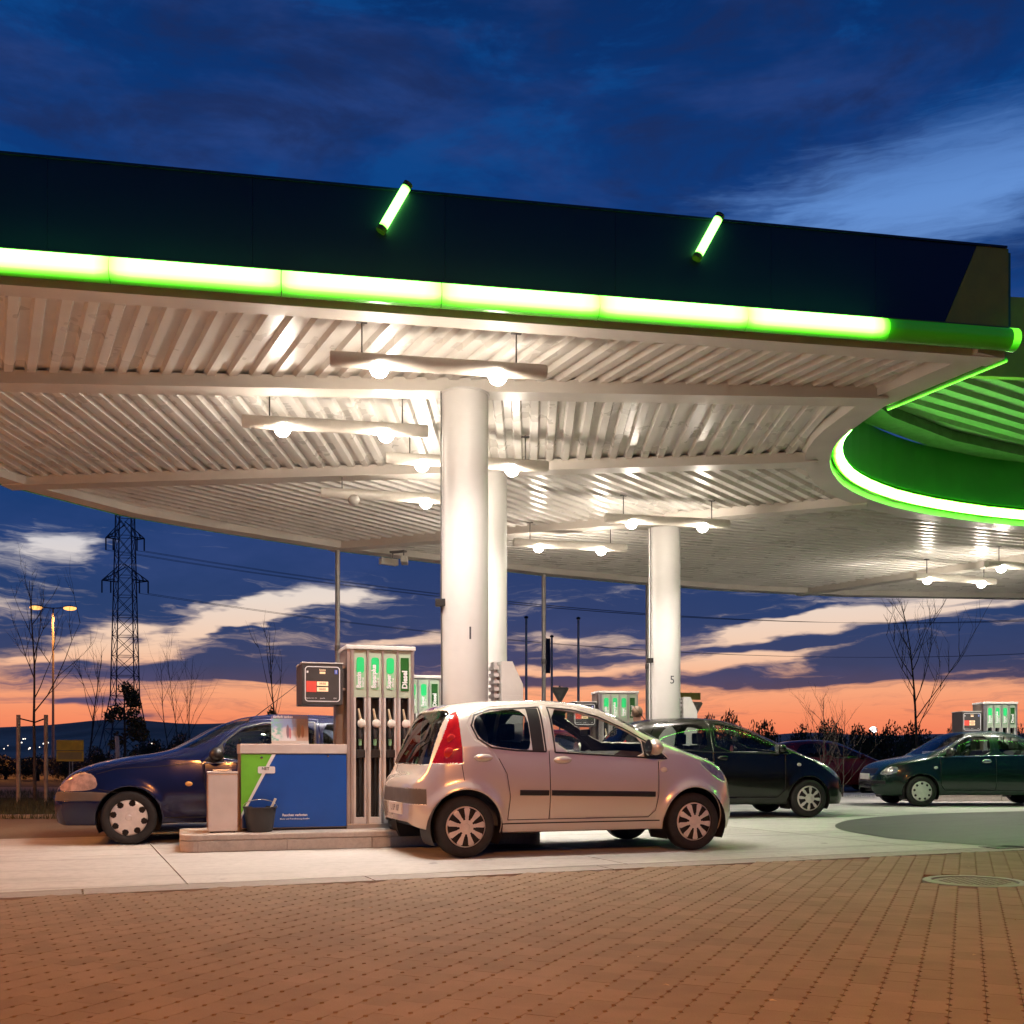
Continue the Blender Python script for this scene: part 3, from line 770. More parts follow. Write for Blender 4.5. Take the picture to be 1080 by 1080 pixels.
lv = MB(); r8 = random.Random(77)
for k in range(70):
    x, y = r8.uniform(-4.5, 5), r8.uniform(3.5, 9.5)
    if bside(x, y) > -.1 or (Vector((x, y)) - manhole.xy).length < .4: continue
    a = r8.uniform(0, 6.28); l = r8.uniform(.008, .02); d_ = Vector((math.cos(a), math.sin(a))); n_ = Vector((-d_.y, d_.x)) * .4
    P_ = [(x - d_.x * l, y - d_.y * l, .004), (x + n_.x * l, y + n_.y * l, .007), (x + d_.x * l, y + d_.y * l, .005), (x - n_.x * l, y - n_.y * l, .009)]
    lv.raw(P_, [(0, 1, 2, 3)])
o = lv.build('fallen_leaves', mat('dry_leaf', (.42, .30, .18), .8, var=.3, scale=30)); tag(o, 'tiny dry leaf scraps scattered over the block paving', 'leaves', kind='stuff')
# ------------------------------------------------------------------ fuel islands and dispensers
IO = Vector((-3.15, 9.9)); IA = math.radians(17.9)
ID = Vector((math.cos(IA), math.sin(IA))); IN = Vector((-math.sin(IA), math.cos(IA)))
def tloc(px, off):
    k = (px - 540) / FPX
    return (k * (IO.y + IN.y * off) - IO.x - IN.x * off) / (ID.x - k * ID.y)
def zloc(px, py, off):
    t = tloc(px, off); d = (IO + ID * t + IN * off).y
    return EYE + (HOR - py) / FPX * d
KH = 0.17
def make_island(name, origin, ang, length, width, label):
    root = empty(name, (origin[0], origin[1], 0), ang, label, 'island', 'kerbed fuel islands')
    def outline(g, r=0.16):
        pts = []
        for (cx, cy, a0) in ((r, width - r, 90), (r, r, 180), (length - r, r, 270), (length - r, width - r, 0)):
            for k in range(5):
                a = math.radians(a0 + 22.5 * k); pts.append((cx + (r - g) * math.cos(a), cy + (r - g) * math.sin(a)))
        return pts
    MB().prism(outline(0.02), 'z', 0.0, KH - .062).build('core', M_gutter, root)
    o = MB().prism(outline(-0.004), 'z', KH - .06, KH).build('top_slab', M_kerb, root)
    m = o.modifiers.new('bevel', 'BEVEL'); m.width = .012; m.segments = 2
    n = max(2, round(length / 0.85)); w = (length - .32) / n
    for k in range(n):
        x0, x1 = .16 + k * w + .003, .16 + (k + 1) * w - .003
        MB().bx(x0, x1, -.002, .018, 0.004, KH - .063, .004).build('kerb_stone', M_kerb, root)
        MB().bx(x0, x1, width - .018, width + .002, 0.004, KH - .063, .004).build('kerb_stone', M_kerb, root)
    for (cx, a0) in ((.16, 90), (length - .16, -90)):
        b = MB(); P = []
        for s in range(13):
            a = math.radians(a0 + 15 * s); cy = width - .16 if (s <= 6) == (a0 == 90) else .16
            P.append((cx + math.cos(a) * .162, cy + math.sin(a) * .162))
        Q = [(cx + (x - cx) * .87, cyy) for (x, cyy) in P]
        b.prism(P + [((x - cx) * .86 + cx, y * .96 + width * .02) for x, y in P[::-1]], 'z', 0.004, KH - .063)
        b.build('kerb_end', M_kerb, root)
    return root
ISL_L = tloc(574, 0.0)
make_island('fuel_island', IO, IA, ISL_L, 1.02, 'pale stone kerbed island carrying the blue fuel dispenser, behind the silver car')

M_lgreen = mat('label_green', (0.02, 0.55, 0.16), .4, var=0, emit=(0.02, 0.55, 0.16), estr=0.25)
M_lpale = mat('label_pale_green', (0.30, 0.66, 0.36), .4, var=0)
M_ldark = mat('label_dark_green', (0.01, 0.10, 0.012), .4, var=0)
M_neon_steel = mat('neon_tinted_steel', (0.52, 0.62, 0.48), 0.42, metal=0.25, var=0.05, scale=3)  # plain steel; the neon's green tint is put into its base colour
M_led = mat('lit_digits_panel', (0.8, 0.6, 0.4), .5, var=0, emit=(1.0, 0.62, 0.33), estr=0.75)
M_redp = mat('red_panel', (0.62, 0.06, 0.04), .5, var=0, emit=(1.0, 0.13, 0.09), estr=0.25)
M_segment = mat('segment_dark', (0.10, 0.05, 0.02), .6, var=0)
M_nozw = mat('nozzle_white', (0.82, 0.80, 0.72), .35, var=.04)
M_nozc = mat('nozzle_cream', (0.75, 0.62, 0.42), .35, var=.04)

def rounded(x0, x1, z0, z1, r, n=4, corners=(1, 1, 1, 1)):
    pts = []
    for i, (cx, cz, a0) in enumerate(((x1 - r, z1 - r, 0), (x0 + r, z1 - r, 90), (x0 + r, z0 + r, 180), (x1 - r, z0 + r, 270))):
        if corners[i]:
            for k in range(n + 1):
                a = math.radians(a0 + 90 * k / n); pts.append((cx + r * math.cos(a), cz + r * math.sin(a)))
        else: pts.append(((x1, z1), (x0, z1), (x0, z0), (x1, z0))[i])
    return pts

def make_dispenser():
    """local frame: x along the island, y away from the camera, origin on the ground at the island corner"""
    F = 0.40; BK = 1.0
    root = empty('fuel_dispenser', (IO.x, IO.y, 0), IA, 'fuel dispenser with blue and green cabinet next to the silver car', 'fuel dispenser', 'fuel dispensers')
    xa, xb = tloc(366, F), tloc(437, F)          # nozzle cabinet
    zt = 2.075
    cols = [tloc(p, F) for p in (371.5, 387.7, 403.6, 419.3, 435.1)]
    b = MB()
    b.bx(xa + .006, xb - .006, F + .10, BK - .1, KH, zt - .05)
    b.build('nozzle_cabinet', M_steel, root)
    MB().bx(xa, xa + .03, F + .02, BK - .08, KH, zt - .046, .004).build('side_panel', mat('brown_reflect_side', (0.30, 0.25, 0.21), .4, metal=.4, var=.05), root)  # brown reflection on the steel side is put into the base colour
    MB().bx(xb - .03, xb, F + .02, BK - .08, KH, zt - .046, .004).build('side_panel', M_steel, root)
    MB().bx(xa - .012, xb + .012, F - .02, BK - .07, zt - .044, zt, .012).build('cabinet_roof', M_white, root)
    edges = [xa] + [(cols[i]) for i in range(0, 5)] + [xb]
    # uprights
    for i, cx in enumerate(cols):
        w = .010 if 0 < i < 4 else .016
        MB().bx(cx - w, cx + w, F - .012, F + .10, KH + .05, zt - .048, .003).build('upright', M_steel, root)
    MB().bx(xa, cols[0] - .017, F, F + .10, KH + .05, zt - .048, .003).build('corner_post', M_steel, root)
    MB().bx(xa, xb, F - .014, F + .09, KH, KH + .048, .004).build('plinth', M_steel, root)
    names = ('Benzin', 'Superplus', 'Super', 'Diesel')
    for i in range(4):
        c0, c1 = cols[i] + (.010 if i else .016) + .001, cols[i + 1] - (.010 if i < 3 else .016) - .001; cm = (c0 + c1) / 2
        hw = min(.044, (c1 - c0) / 2 - .012)
        MB().bx(c0, c1, F + .004, F + .02, 1.535, zt - .05).build('header_panel', M_neon_steel, root)
        # side cheeks around the two recesses
        b = MB(); b.bx(c0, cm - hw, F + .004, F + .09, KH + .05, 1.533); b.bx(cm + hw, c1, F + .004, F + .09, KH + .05, 1.533)
        b.bx(cm - hw, cm + hw, F + .004, F + .09, KH + .05, .285); b.build('bay_frame', M_steelw, root)
        MB().bx(cm - hw, cm + hw, F + .082, F + .095, .286, 1.533).build('recess', M_dark, root)
        # fuel label
        if i < 3:
            l = MB().prism(rounded(cm - .04, cm + .04, 1.615, 1.95, .022), 'y', F - .001, F + .003).build('fuel_label', M_lpale, root)
            MB().prism(rounded(cm - .04, cm + .04, 1.785, 1.95, .03), 'y', F - .004, F - .0015).build('label_patch', M_lgreen, l)
        else:
            l = MB().prism(rounded(cm - .044, cm + .044, 1.605, 1.955, .004), 'y', F - .001, F + .003).build('fuel_label', M_ldark, root)
        M = Matrix.Translation((cm - .014 if i < 3 else cm, F - .005, 1.63)) @ Matrix.Rotation(math.radians(90), 4, 'X') @ Matrix.Rotation(math.radians(90), 4, 'Z')
        text(names[i], .062 if i < 3 else .075, M_print, 'lettering', l, M, 'LEFT', .0008, .0035)
        if i < 3:
            M = Matrix.Translation((cm + .026, F - .005, 1.64)) @ Matrix.Rotation(math.radians(90), 4, 'X') @ Matrix.Rotation(math.radians(90), 4, 'Z')
            text('bleifrei', .036, M_print, 'lettering', l, M, 'LEFT', .0008, .001)
        # nozzle hanging in its holster
        nz = MB().tube([(cm, F + .06, 1.30), (cm - .004, F + .02, 1.22), (cm, F + .0, 1.10)], [.022, .03, .026], 10).build('nozzle', M_black, root, True)
        MB().tube([(cm + .010, F + .02, 1.275), (cm - .004, F - .01, 1.33), (cm - .018, F + .0, 1.415)], [.018, .014, .010], 8).build('nozzle_grip', M_nozc, nz, True)
        MB().lathe([(0, -.014), (.03, -.014), (.043, -.006), (.046, .004), (.043, .012), (0, .014)], 20, (cm + .012, F - .012, 1.262), 'y').build('splash_guard', M_nozw, nz, True)
        MB().tube([(cm, F + .0, 1.10), (cm, F + .01, 1.035)], .018, 10).build('swivel', M_lpale, nz, True)
        MB().bx(cm - hw + .004, cm + hw + .006, F - .02, F + .05, .905, .99, .008).build('hose_guide', M_black, root)
        MB().tube([(cm, F + .01, 1.04), (cm + .004, F + .02, .8), (cm + .006, F + .03, .5), (cm, F + .05, .31), (cm - .01, F + .07, .3)], .015, 8).build('hose', M_rubber, root, True)
    # base cabinet with blue front
    ca, cb = tloc(254, .38), xa - .004; ct = 1.045
    MB().bx(ca, cb, .40, BK - .05, KH + .02, ct - .10).build('base_cabinet', mat('cabinet_side', (0.36, 0.27, 0.20), .4, metal=.35, var=.05), root)
    MB().bx(ca - .008, cb, .372, BK - .04, ct - .098, ct, .008).build('cabinet_top', M_steelw, root)
    MB().bx(ca + .02, cb, .40, BK - .06, KH, KH + .018).build('plinth', M_dark, root)
    pz0, pz1 = KH + .03, ct - .104
    def topx(px): return tloc(px, .38)
    gx_t, gx_b = topx(288.5), topx(255.5)
    def fpanel(name, poly, m, y0, y1): return MB().prism(poly, 'y', y0, y1).build(name, m, root)
    fpanel('blue_panel', [(gx_b + .0, pz0 + .12), (gx_b, pz0), (cb - .004, pz0), (cb - .004, pz1), (gx_t + .022, pz1)], M_blue, .380, .398)
    fpanel('green_panel', [(ca + .003, pz0 + .14), (gx_t - .016, pz1), (ca + .003, pz1)], M_bright, .380, .398)
    fpanel('white_stripe', [(ca + .003, pz0 + .09), (gx_b - .0, pz0 + .115), (gx_t + .022, pz1), (gx_t - .016, pz1), (ca + .003, pz0 + .14)], M_print, .377, .3985)
    lx = topx(281); lz = zloc(281, 812, .38)
    lab = MB().prism(rounded(lx - .085, lx + .085, lz - .035, lz + .035, .014), 'y', .372, .3765).build('notice_label', M_print, root)
    text('NET', .04, M_printk, 'lettering', lab, face_front(lx - .01, .371, lz + .012), 'CENTER', .0005, .001)
    tx = topx(311)
    text('Rauchen verboten', .034, M_print, 'lettering', root, face_front(tx, .3785, zloc(311, 859.5, .38)), 'CENTER', .0005, .0012)
    text('Motor und Fremdheizung abstellen', .021, M_print, 'lettering', root, face_front(tx, .3785, zloc(311, 863.5, .38)), 'CENTER', .0005, .0002)
    for p in ((276, 799), (346, 797)):
        MB().lathe([(0, -.004), (.012, -.003), (.014, .004)], 12, (topx(p[0]), .378, zloc(p[0], p[1], .38)), 'y').build('lock', M_chrome, root, True)
    # price display on its arm
    y0 = .36
    da, db = tloc(318.5, y0), tloc(361.5, y0); dz0, dz1 = zloc(340, 743, y0), zloc(340, 700, y0)
    disp = MB().bx(da, db, y0, y0 + .52, dz0, dz1, .008).build('display_housing', M_housing, root)
    MB().bx(da - .004, db + .004, y0 - .006, y0 + .53, dz1 + .001, dz1 + .014, .003).build('housing_lid', M_steelw, disp)
    cx, cz = (da + db) / 2, (dz0 + dz1) / 2; hw, hh = (db - da) / 2 - .028, (dz1 - dz0) / 2 - .028
    o_, i_ = rounded(cx - hw, cx + hw, cz - hh, cz + hh, .035, 5), rounded(cx - hw + .009, cx + hw - .009, cz - hh + .009, cz + hh - .009, .027, 5)
    n = len(o_); v = [(p[0], y0 - .004, p[1]) for p in o_] + [(p[0], y0 - .004, p[1]) for p in i_] + [(p[0], y0 + .002, p[1]) for p in o_] + [(p[0], y0 + .002, p[1]) for p in i_]
    f = [(k, (k + 1) % n, n + (k + 1) % n, n + k) for k in range(n)] + [(k, (k + 1) % n, 2 * n + (k + 1) % n, 2 * n + k) for k in range(n)] + [(n + k, n + (k + 1) % n, 3 * n + (k + 1) % n, 3 * n + k) for k in range(n)]
    MB().raw(v, f).build('white_frame', M_print, disp)
    def dl(u, w): return cx + (u - .5) * 2 * hw, cz + (.5 - w) * 2 * hh
    def drect(name, u0, u1, w0, w1, m, dy=.003, parent=disp):
        a = dl(u0, w0); c = dl(u1, w1)
        return MB().bx(a[0], c[0], y0 - dy, y0 + .001, c[1], a[1]).build(name, m, parent)
    drect('price_panel', .04, .33, .42, .73, M_redp)
    for (w0, w1) in ((.43, .55), (.59, .71)):
        pn = drect('digit_window', .345, .66, w0, w1, M_led, .004)
        a = dl(.50, (w0 + w1) / 2)
        text('8888', .034, M_segment, 'digits', pn, face_front(a[0], y0 - .0046, a[1]), 'CENTER', .0003)
    drect('card_slot', .42, .58, .15, .21, M_led)
    a = dl(.5, .10); text('Summe', .022, M_led, 'lettering', disp, face_front(a[0], y0 - .002, a[1]), 'CENTER', .0006, .0005)
    drect('status_light', .05, .10, .13, .19, M_print); drect('pump_number_plate', .84, .93, .09, .21, mat('blue_plate', (.05, .12, .6), .4, var=0))
    a = dl(.885, .15); text('1', .045, M_print, 'lettering', disp, face_front(a[0], y0 - .0042, a[1]), 'CENTER', .0005, .001)
    for (u, s) in ((.18, 'Abgabe min. 2 L'), (.5, 'geeicht'), (.86, 'EUR')):
        a = dl(u, .90); text(s, .018, M_print, 'lettering', disp, face_front(a[0], y0 - .002, a[1]), 'CENTER', .0005)
    for s in (1.62, 1.85):
        MB().bx(db, xa + .01, y0 + .14, y0 + .24, s - .012, s + .012).build('arm', M_steel, root)
    MB().bx(xa - .085, xa - .002, .62, .78, ct, dz0 + .1).build('support_post', mat('brown_reflect_side', (0.30, 0.25, 0.21)), root)
    return root
DISP = make_dispenser()
# neighbouring islands with a dispenser each
def place_dispenser(front_right, ang, label, island_label):
    """front_right = world plan position of the dispenser's front right foot"""
    c = copy_tree(DISP); c["label"] = label
    rx = tloc(437, .40); R = Matrix.Rotation(ang, 2); off = R @ Vector((rx, .40))
    o = Vector(front_right) - off; c.location = (o.x, o.y, 0); c.rotation_euler = (0, 0, ang)
    make_island('fuel_island', o, ang, ISL_L, 1.02, island_label); return c
def gx(px, d): return ((px - 540) / FPX * d, d)
place_dispenser(gx(466, 14.85), math.radians(13), 'fuel dispenser half hidden behind the column numbered 1', 'stone kerbed island behind the silver car, second from the front')
place_dispenser(gx(673, 18.3), math.radians(9), 'fuel dispenser showing above the silver car bonnet, left of column 5', 'stone kerbed island below the column numbered 5')
place_dispenser(gx(1073, 21.9), math.radians(0), 'fuel dispenser rising behind the dark green saloon at right', 'stone kerbed island behind the dark green saloon')

# things on the front island
def isl(t, off, z=KH): p = IO + ID * t + IN * off; return (p.x, p.y, z)
# steel waste bin
t0, t1 = tloc(219.5, .22), tloc(250.5, .22)
binr = empty('waste_bin', isl((t0 + t1) / 2, .22 + .19), IA, 'brushed steel waste bin at the left end of the fuel island', 'bin')
w = (t1 - t0) / 2; hb = zloc(235, 814, .22) - KH
MB().bx(-w, w, -.19, .19, .012, hb - .02, .008).build('body', M_steelw, binr)
MB().bx(-w - .004, -w + .0, -.17, .17, .03, hb - .03).build('side_panel', mat('bin_side', (.45, .32, .24), .4, metal=.4, var=.05), binr)
MB().bx(-w - .006, w + .006, -.196, .196, hb - .018, hb, .004).build('lid', M_steelw, binr)
MB().bx(-w + .05, w - .05, -.10, .12, hb + .001, hb + .02, .006).build('flap', M_steel, binr)
MB().bx(-w + .02, w - .02, -.17, .17, 0, .011).build('base', M_black, binr)
# bucket with squeegee
tb = tloc(274.5, .20)
bk = empty('water_bucket', isl(tb, .24), IA, 'black plastic bucket in front of the blue panel', 'bucket')
MB().lathe([(0, .004), (.118, .004), (.128, .03), (.158, .235), (.168, .237), (.168, .25), (.158, .25), (.152, .235), (.12, .03), (0, .02)], 28).build('body', mat('bucket_plastic', (.03, .03, .032), .5, var=.1), bk, True, 35)
MB().lathe([(0, .19), (.146, .19)], 24).build('water', mat('bucket_water', (.05, .05, .05), .08, var=0), bk)
hp = [(.165 * math.cos(a), -.02 + .03 * math.sin(a), .245 + .075 * math.sin(a)) for a in [math.pi * k / 14 for k in range(15)]]
MB().tube(hp, .004, 6).build('handle', M_chrome, bk, True)
sq = empty('squeegee', isl(tb + .02, .24, KH + .03), IA, 'window squeegee with pale handle standing in the bucket', 'squeegee')
MB().tube([(0, 0, 0), (.13, -.02, .30)], .013, 8).build('handle', M_nozw, sq, True)
MB().bx(-.09, .07, -.02, .02, .0, .03, .004).build('blade_head', M_black, sq)
# picture leaflet holder on the cabinet top
def poster_mat():
    m = bpy.data.materials.new('leaflet_print'); m.use_nodes = True
    g = NG(m.node_tree); b = g.n['Principled BSDF']
    t = g.node('ShaderNodeTexCoord'); s = g.node('ShaderNodeSeparateXYZ'); g.l.new(t.outputs['Generated'], s.inputs[0])
    u, w = s.outputs[0], s.outputs[2]
    nz = g.noise(g.comb(g.mul(u, 3.0), g.mul(w, 3.0), 0.0), 2.2, 4)
    c = g.mix(g.smooth(g.add(w, g.mul(g.sub(nz, .5), .35)), .40, .62), (0.62, 0.66, 0.72), (0.16, 0.34, 0.66))
    c = g.mix(g.mul(g.smooth(u, .35, .2), g.smooth(nz, .4, .6)), c, (0.10, 0.46, 0.42))
    c = g.mix(g.smooth(u, .62, .72), c, g.mix(g.smooth(w, .3, .7), (.42, .30, .25), (.10, .09, .13)))
    for (cu, cw, su, sw, col) in ((.44, .42, .045, .26, (.10, .07, .16)), (.50, .36, .035, .22, (.45, .12, .2)), (.74, .45, .06, .28, (.10, .06, .05)), (.84, .42, .05, .25, (.22, .08, .05))):
        q = g.add(g.m('POWER', g.mul(g.m('ABSOLUTE', g.sub(u, cu)), 1 / su), 2.0), g.m('POWER', g.mul(g.m('ABSOLUTE', g.sub(w, cw)), 1 / sw), 2.0))
        c = g.mix(g.mul(g.smooth(q, 1.1, .6), .9), c, col)
    c = g.mix(g.smooth(w, .86, .88), c, (.05, .09, .26))
    c = g.mix(g.smooth(w, .10, .08), c, (.5, .48, .45))
    g.l.new(c, b.inputs['Base Color']); b.inputs['Roughness'].default_value = 0.3
    return m
ta, tb2 = tloc(286.5, .5), tloc(325.5, .5)
zl1 = zloc(305, 754, .5)
lf = empty('leaflet_holder', isl((ta + tb2) / 2, .5, 1.045), IA, 'small upright picture leaflet standing on the dispenser cabinet', 'leaflet')
hwl = (tb2 - ta) / 2; hl = zl1 - 1.045
MB().raw([(-hwl, -.002, .008), (hwl, -.002, .008), (hwl, .05, hl), (-hwl, .05, hl)], [(0, 1, 2, 3)]).build('print', poster_mat(), lf)
MB().raw([(-hwl, .0, .008), (hwl, .0, .008), (hwl, .053, hl), (-hwl, .053, hl), (-hwl, .01, .008), (hwl, .01, .008), (hwl, .063, hl), (-hwl, .063, hl)], [(0, 1, 2, 3), (7, 6, 5, 4), (0, 4, 5, 1), (2, 6, 7, 3), (1, 5, 6, 2), (3, 7, 4, 0)]).build('backing', M_steelw, lf)
MB().bx(-hwl, hwl, -.03, .11, .0, .008).build('foot', M_steelw, lf)
text('Einfach tanken', .034, M_print, 'lettering', lf, Matrix.Translation((-hwl + .02, .041, hl * .935)) @ Matrix.Rotation(math.radians(90 - 10), 4, 'X'), 'LEFT', .0005, .0006)

# white service cabinets beside the columns
def service_cabinet(loc, rz, label, z0=KH):
    root = empty('service_cabinet', (loc[0], loc[1], z0), rz, label, 'cabinet', 'white service cabinets beside columns')
    MB().prism([(-.12, 0), (.12, 0), (.12, 1.52), (.0, 1.76), (-.12, 1.76)], 'y', -.16, .16).build('body', M_white, root)
    b = MB()
    for k in range(22): b.bx(-.185, -.13, -.1, .1, .1 + k * .075, .14 + k * .075)
    b.bx(-.175, -.14, -.06, .06, .02, 1.76); b.build('louvre_strip', M_steelw, root)
    MB().bx(-.10, .10, -.168, -.161, .1, 1.4, .003).build('door', M_white, root)
    return root
service_cabinet((C1[0] + .46, C1[1] + .13), IA, 'nearer white slant-cornered cabinet, close beside column 1')
service_cabinet((2.585 + .40, 17.75), math.radians(9), 'farther white slant-cornered cabinet, close beside column 5')
# ------------------------------------------------------------------ cars
class Pchip:
    """monotone cubic through a table of points"""
    def __init__(s, tab):
        x = np.array([t[0] for t in tab], float); y = np.array([t[1] for t in tab], float)
        h = np.diff(x); d = np.diff(y) / h; m = np.zeros_like(y)
        for i in range(1, len(x) - 1):
            if d[i - 1] * d[i] > 0:
                w1, w2 = 2 * h[i] + h[i - 1], h[i] + 2 * h[i - 1]; m[i] = (w1 + w2) / (w1 / d[i - 1] + w2 / d[i])
        m[0], m[-1] = d[0], d[-1]; s.x, s.y, s.m = x, y, m
    def __call__(s, q):
        q = np.clip(np.asarray(q, float), s.x[0], s.x[-1]); i = np.clip(np.searchsorted(s.x, q) - 1, 0, len(s.x) - 2)
        h = s.x[i + 1] - s.x[i]; t = (q - s.x[i]) / h
        return ((1 + 2 * t) * (1 - t) ** 2 * s.y[i] + t * (1 - t) ** 2 * h * s.m[i] + t * t * (3 - 2 * t) * s.y[i + 1] + t * t * (t - 1) * h * s.m[i + 1])
def chaikin(P, it=2, closed=True):
    P = [np.array(p, float) for p in P]
    for _ in range(it):
        Q = []; n = len(P)
        for i in range(n if closed else n - 1):
            a, b = P[i], P[(i + 1) % n]; Q += [a * .78 + b * .22, a * .22 + b * .78]
        if not closed: Q = [P[0]] + Q + [P[-1]]
        P = Q
    return [tuple(p) for p in P]
def inpoly(px, py, poly):
    r = np.zeros(px.shape, bool); n = len(poly); j = n - 1
    for i in range(n):
        xi, yi = poly[i]; xj, yj = poly[j]
        if yi != yj:
            c = ((yi > py) != (yj > py)) & (px < (xj - xi) * (py - yi) / (yj - yi) + xi); r ^= c
        j = i
    return r
def snap(A, B, polys, thr, ok):
    bd = np.full(A.shape, 1e9); na, nb = A.copy(), B.copy()
    for poly, closed in polys:
        n = len(poly)
        for i in range(n if closed else n - 1):
            (x0, y0), (x1, y1) = poly[i], poly[(i + 1) % n]; ex, ey = x1 - x0, y1 - y0; L2 = ex * ex + ey * ey
            if L2 < 1e-12: continue
            t = np.clip(((A - x0) * ex + (B - y0) * ey) / L2, 0, 1); qx, qy = x0 + t * ex, y0 + t * ey
            d = np.hypot(A - qx, B - qy); m = d < bd
            bd = np.where(m, d, bd); na = np.where(m, qx, na); nb = np.where(m, qy, nb)
    m = ok & (bd < thr)
    return np.where(m, na, A), np.where(m, nb, B), m

def paint(name, col, metal=0.4, rough=0.32):
    dark = max(col) < .2
    return mat(name, col, rough, metal=metal, var=0.0, scale=2.0, coat=0.45 if dark else 1.0, spec=0.35 if dark else 0.5)

def make_wheel(name, r, w, style, hubmat):
    """axle along local y, outer face towards -y; tyre mesh carries hubcap as child"""
    rr = r * 0.66
    prof = [(rr, -w * .40), (rr + .012, -w * .5), (r * .86, -w * .52), (r * .965, -w * .44), (r, -w * .30), (r, w * .30), (r * .965, w * .44), (r * .86, w * .5), (rr, w * .42), (rr * .5, w * .4)]
    t = MB().lathe(prof, 48, axis='y').mesh(name + '_tyre', M_rubber)
    bm = bmesh.new(); bm.from_mesh(t); bmesh.ops.recalc_face_normals(bm, faces=bm.faces); bm.to_mesh(t); bm.free()
    t.polygons.foreach_set('use_smooth', [True] * len(t.polygons)); t.set_sharp_from_angle(angle=math.radians(50))
    # hubcap face as a polar grid with openings left out
    R0 = rr + .004; nr, na = 26, 144; v = []; f = []
    yf = lambda q: -w * .50 - .012 * (1 - q * q) + .018 * max(0, (q - .9) / .1)
    for i in range(nr + 1):
        q = i / nr
        for k in range(na): a = 2 * math.pi * k / na; v.append((R0 * q * math.cos(a), yf(q), R0 * q * math.sin(a)))
    for i in range(nr):
        for k in range(na):
            q = (i + .5) / nr; a = 2 * math.pi * (k + .5) / na
            if not style(q, a): f.append((i * na + k, i * na + (k + 1) % na, (i + 1) * na + (k + 1) % na, (i + 1) * na + k))
    h = MB().raw(v, f)
    hm = h.mesh(name + '_hubcap', hubmat)
    bm = bmesh.new(); bm.from_mesh(hm); bmesh.ops.remove_doubles(bm, verts=bm.verts, dist=1e-5); bmesh.ops.recalc_face_normals(bm, faces=bm.faces)
    bm.to_mesh(hm); bm.free(); hm.polygons.foreach_set('use_smooth', [True] * len(hm.polygons)); hm.set_sharp_from_angle(angle=math.radians(35))
    d = MB().lathe([(0, -w * .34), (rr, -w * .34)], 32, axis='y').mesh(name + '_backing', M_dark)
    c = MB().lathe([(0, -w * .5 - .019), (r * .10, -w * .5 - .017), (r * .12, -w * .5 - .012), (r * .125, -w * .5 - .004)], 24, axis='y').mesh(name + '_centre', hubmat)
    return t, hm, d, c
def spokes(n, r0, r1, duty, ph=0.0, taper=0.0):
    def s(q, a):
        if not (r0 < q < r1): return False
        u = ((a + ph) / (2 * math.pi) * n) % 1.0; dd = duty + taper * (q - r0) / (r1 - r0)
        return abs(u - .5) < dd / 2
    return s
def holes(n, rc, rad, wide=1.0):
    def s(q, a):
        for k in range(n):
            b = 2 * math.pi * k / n; da = ((a - b + math.pi) % (2 * math.pi) - math.pi)
            if ((q - rc) / rad) ** 2 + (q * da / (rad * wide)) ** 2 < 1: return True
        return False
    return s

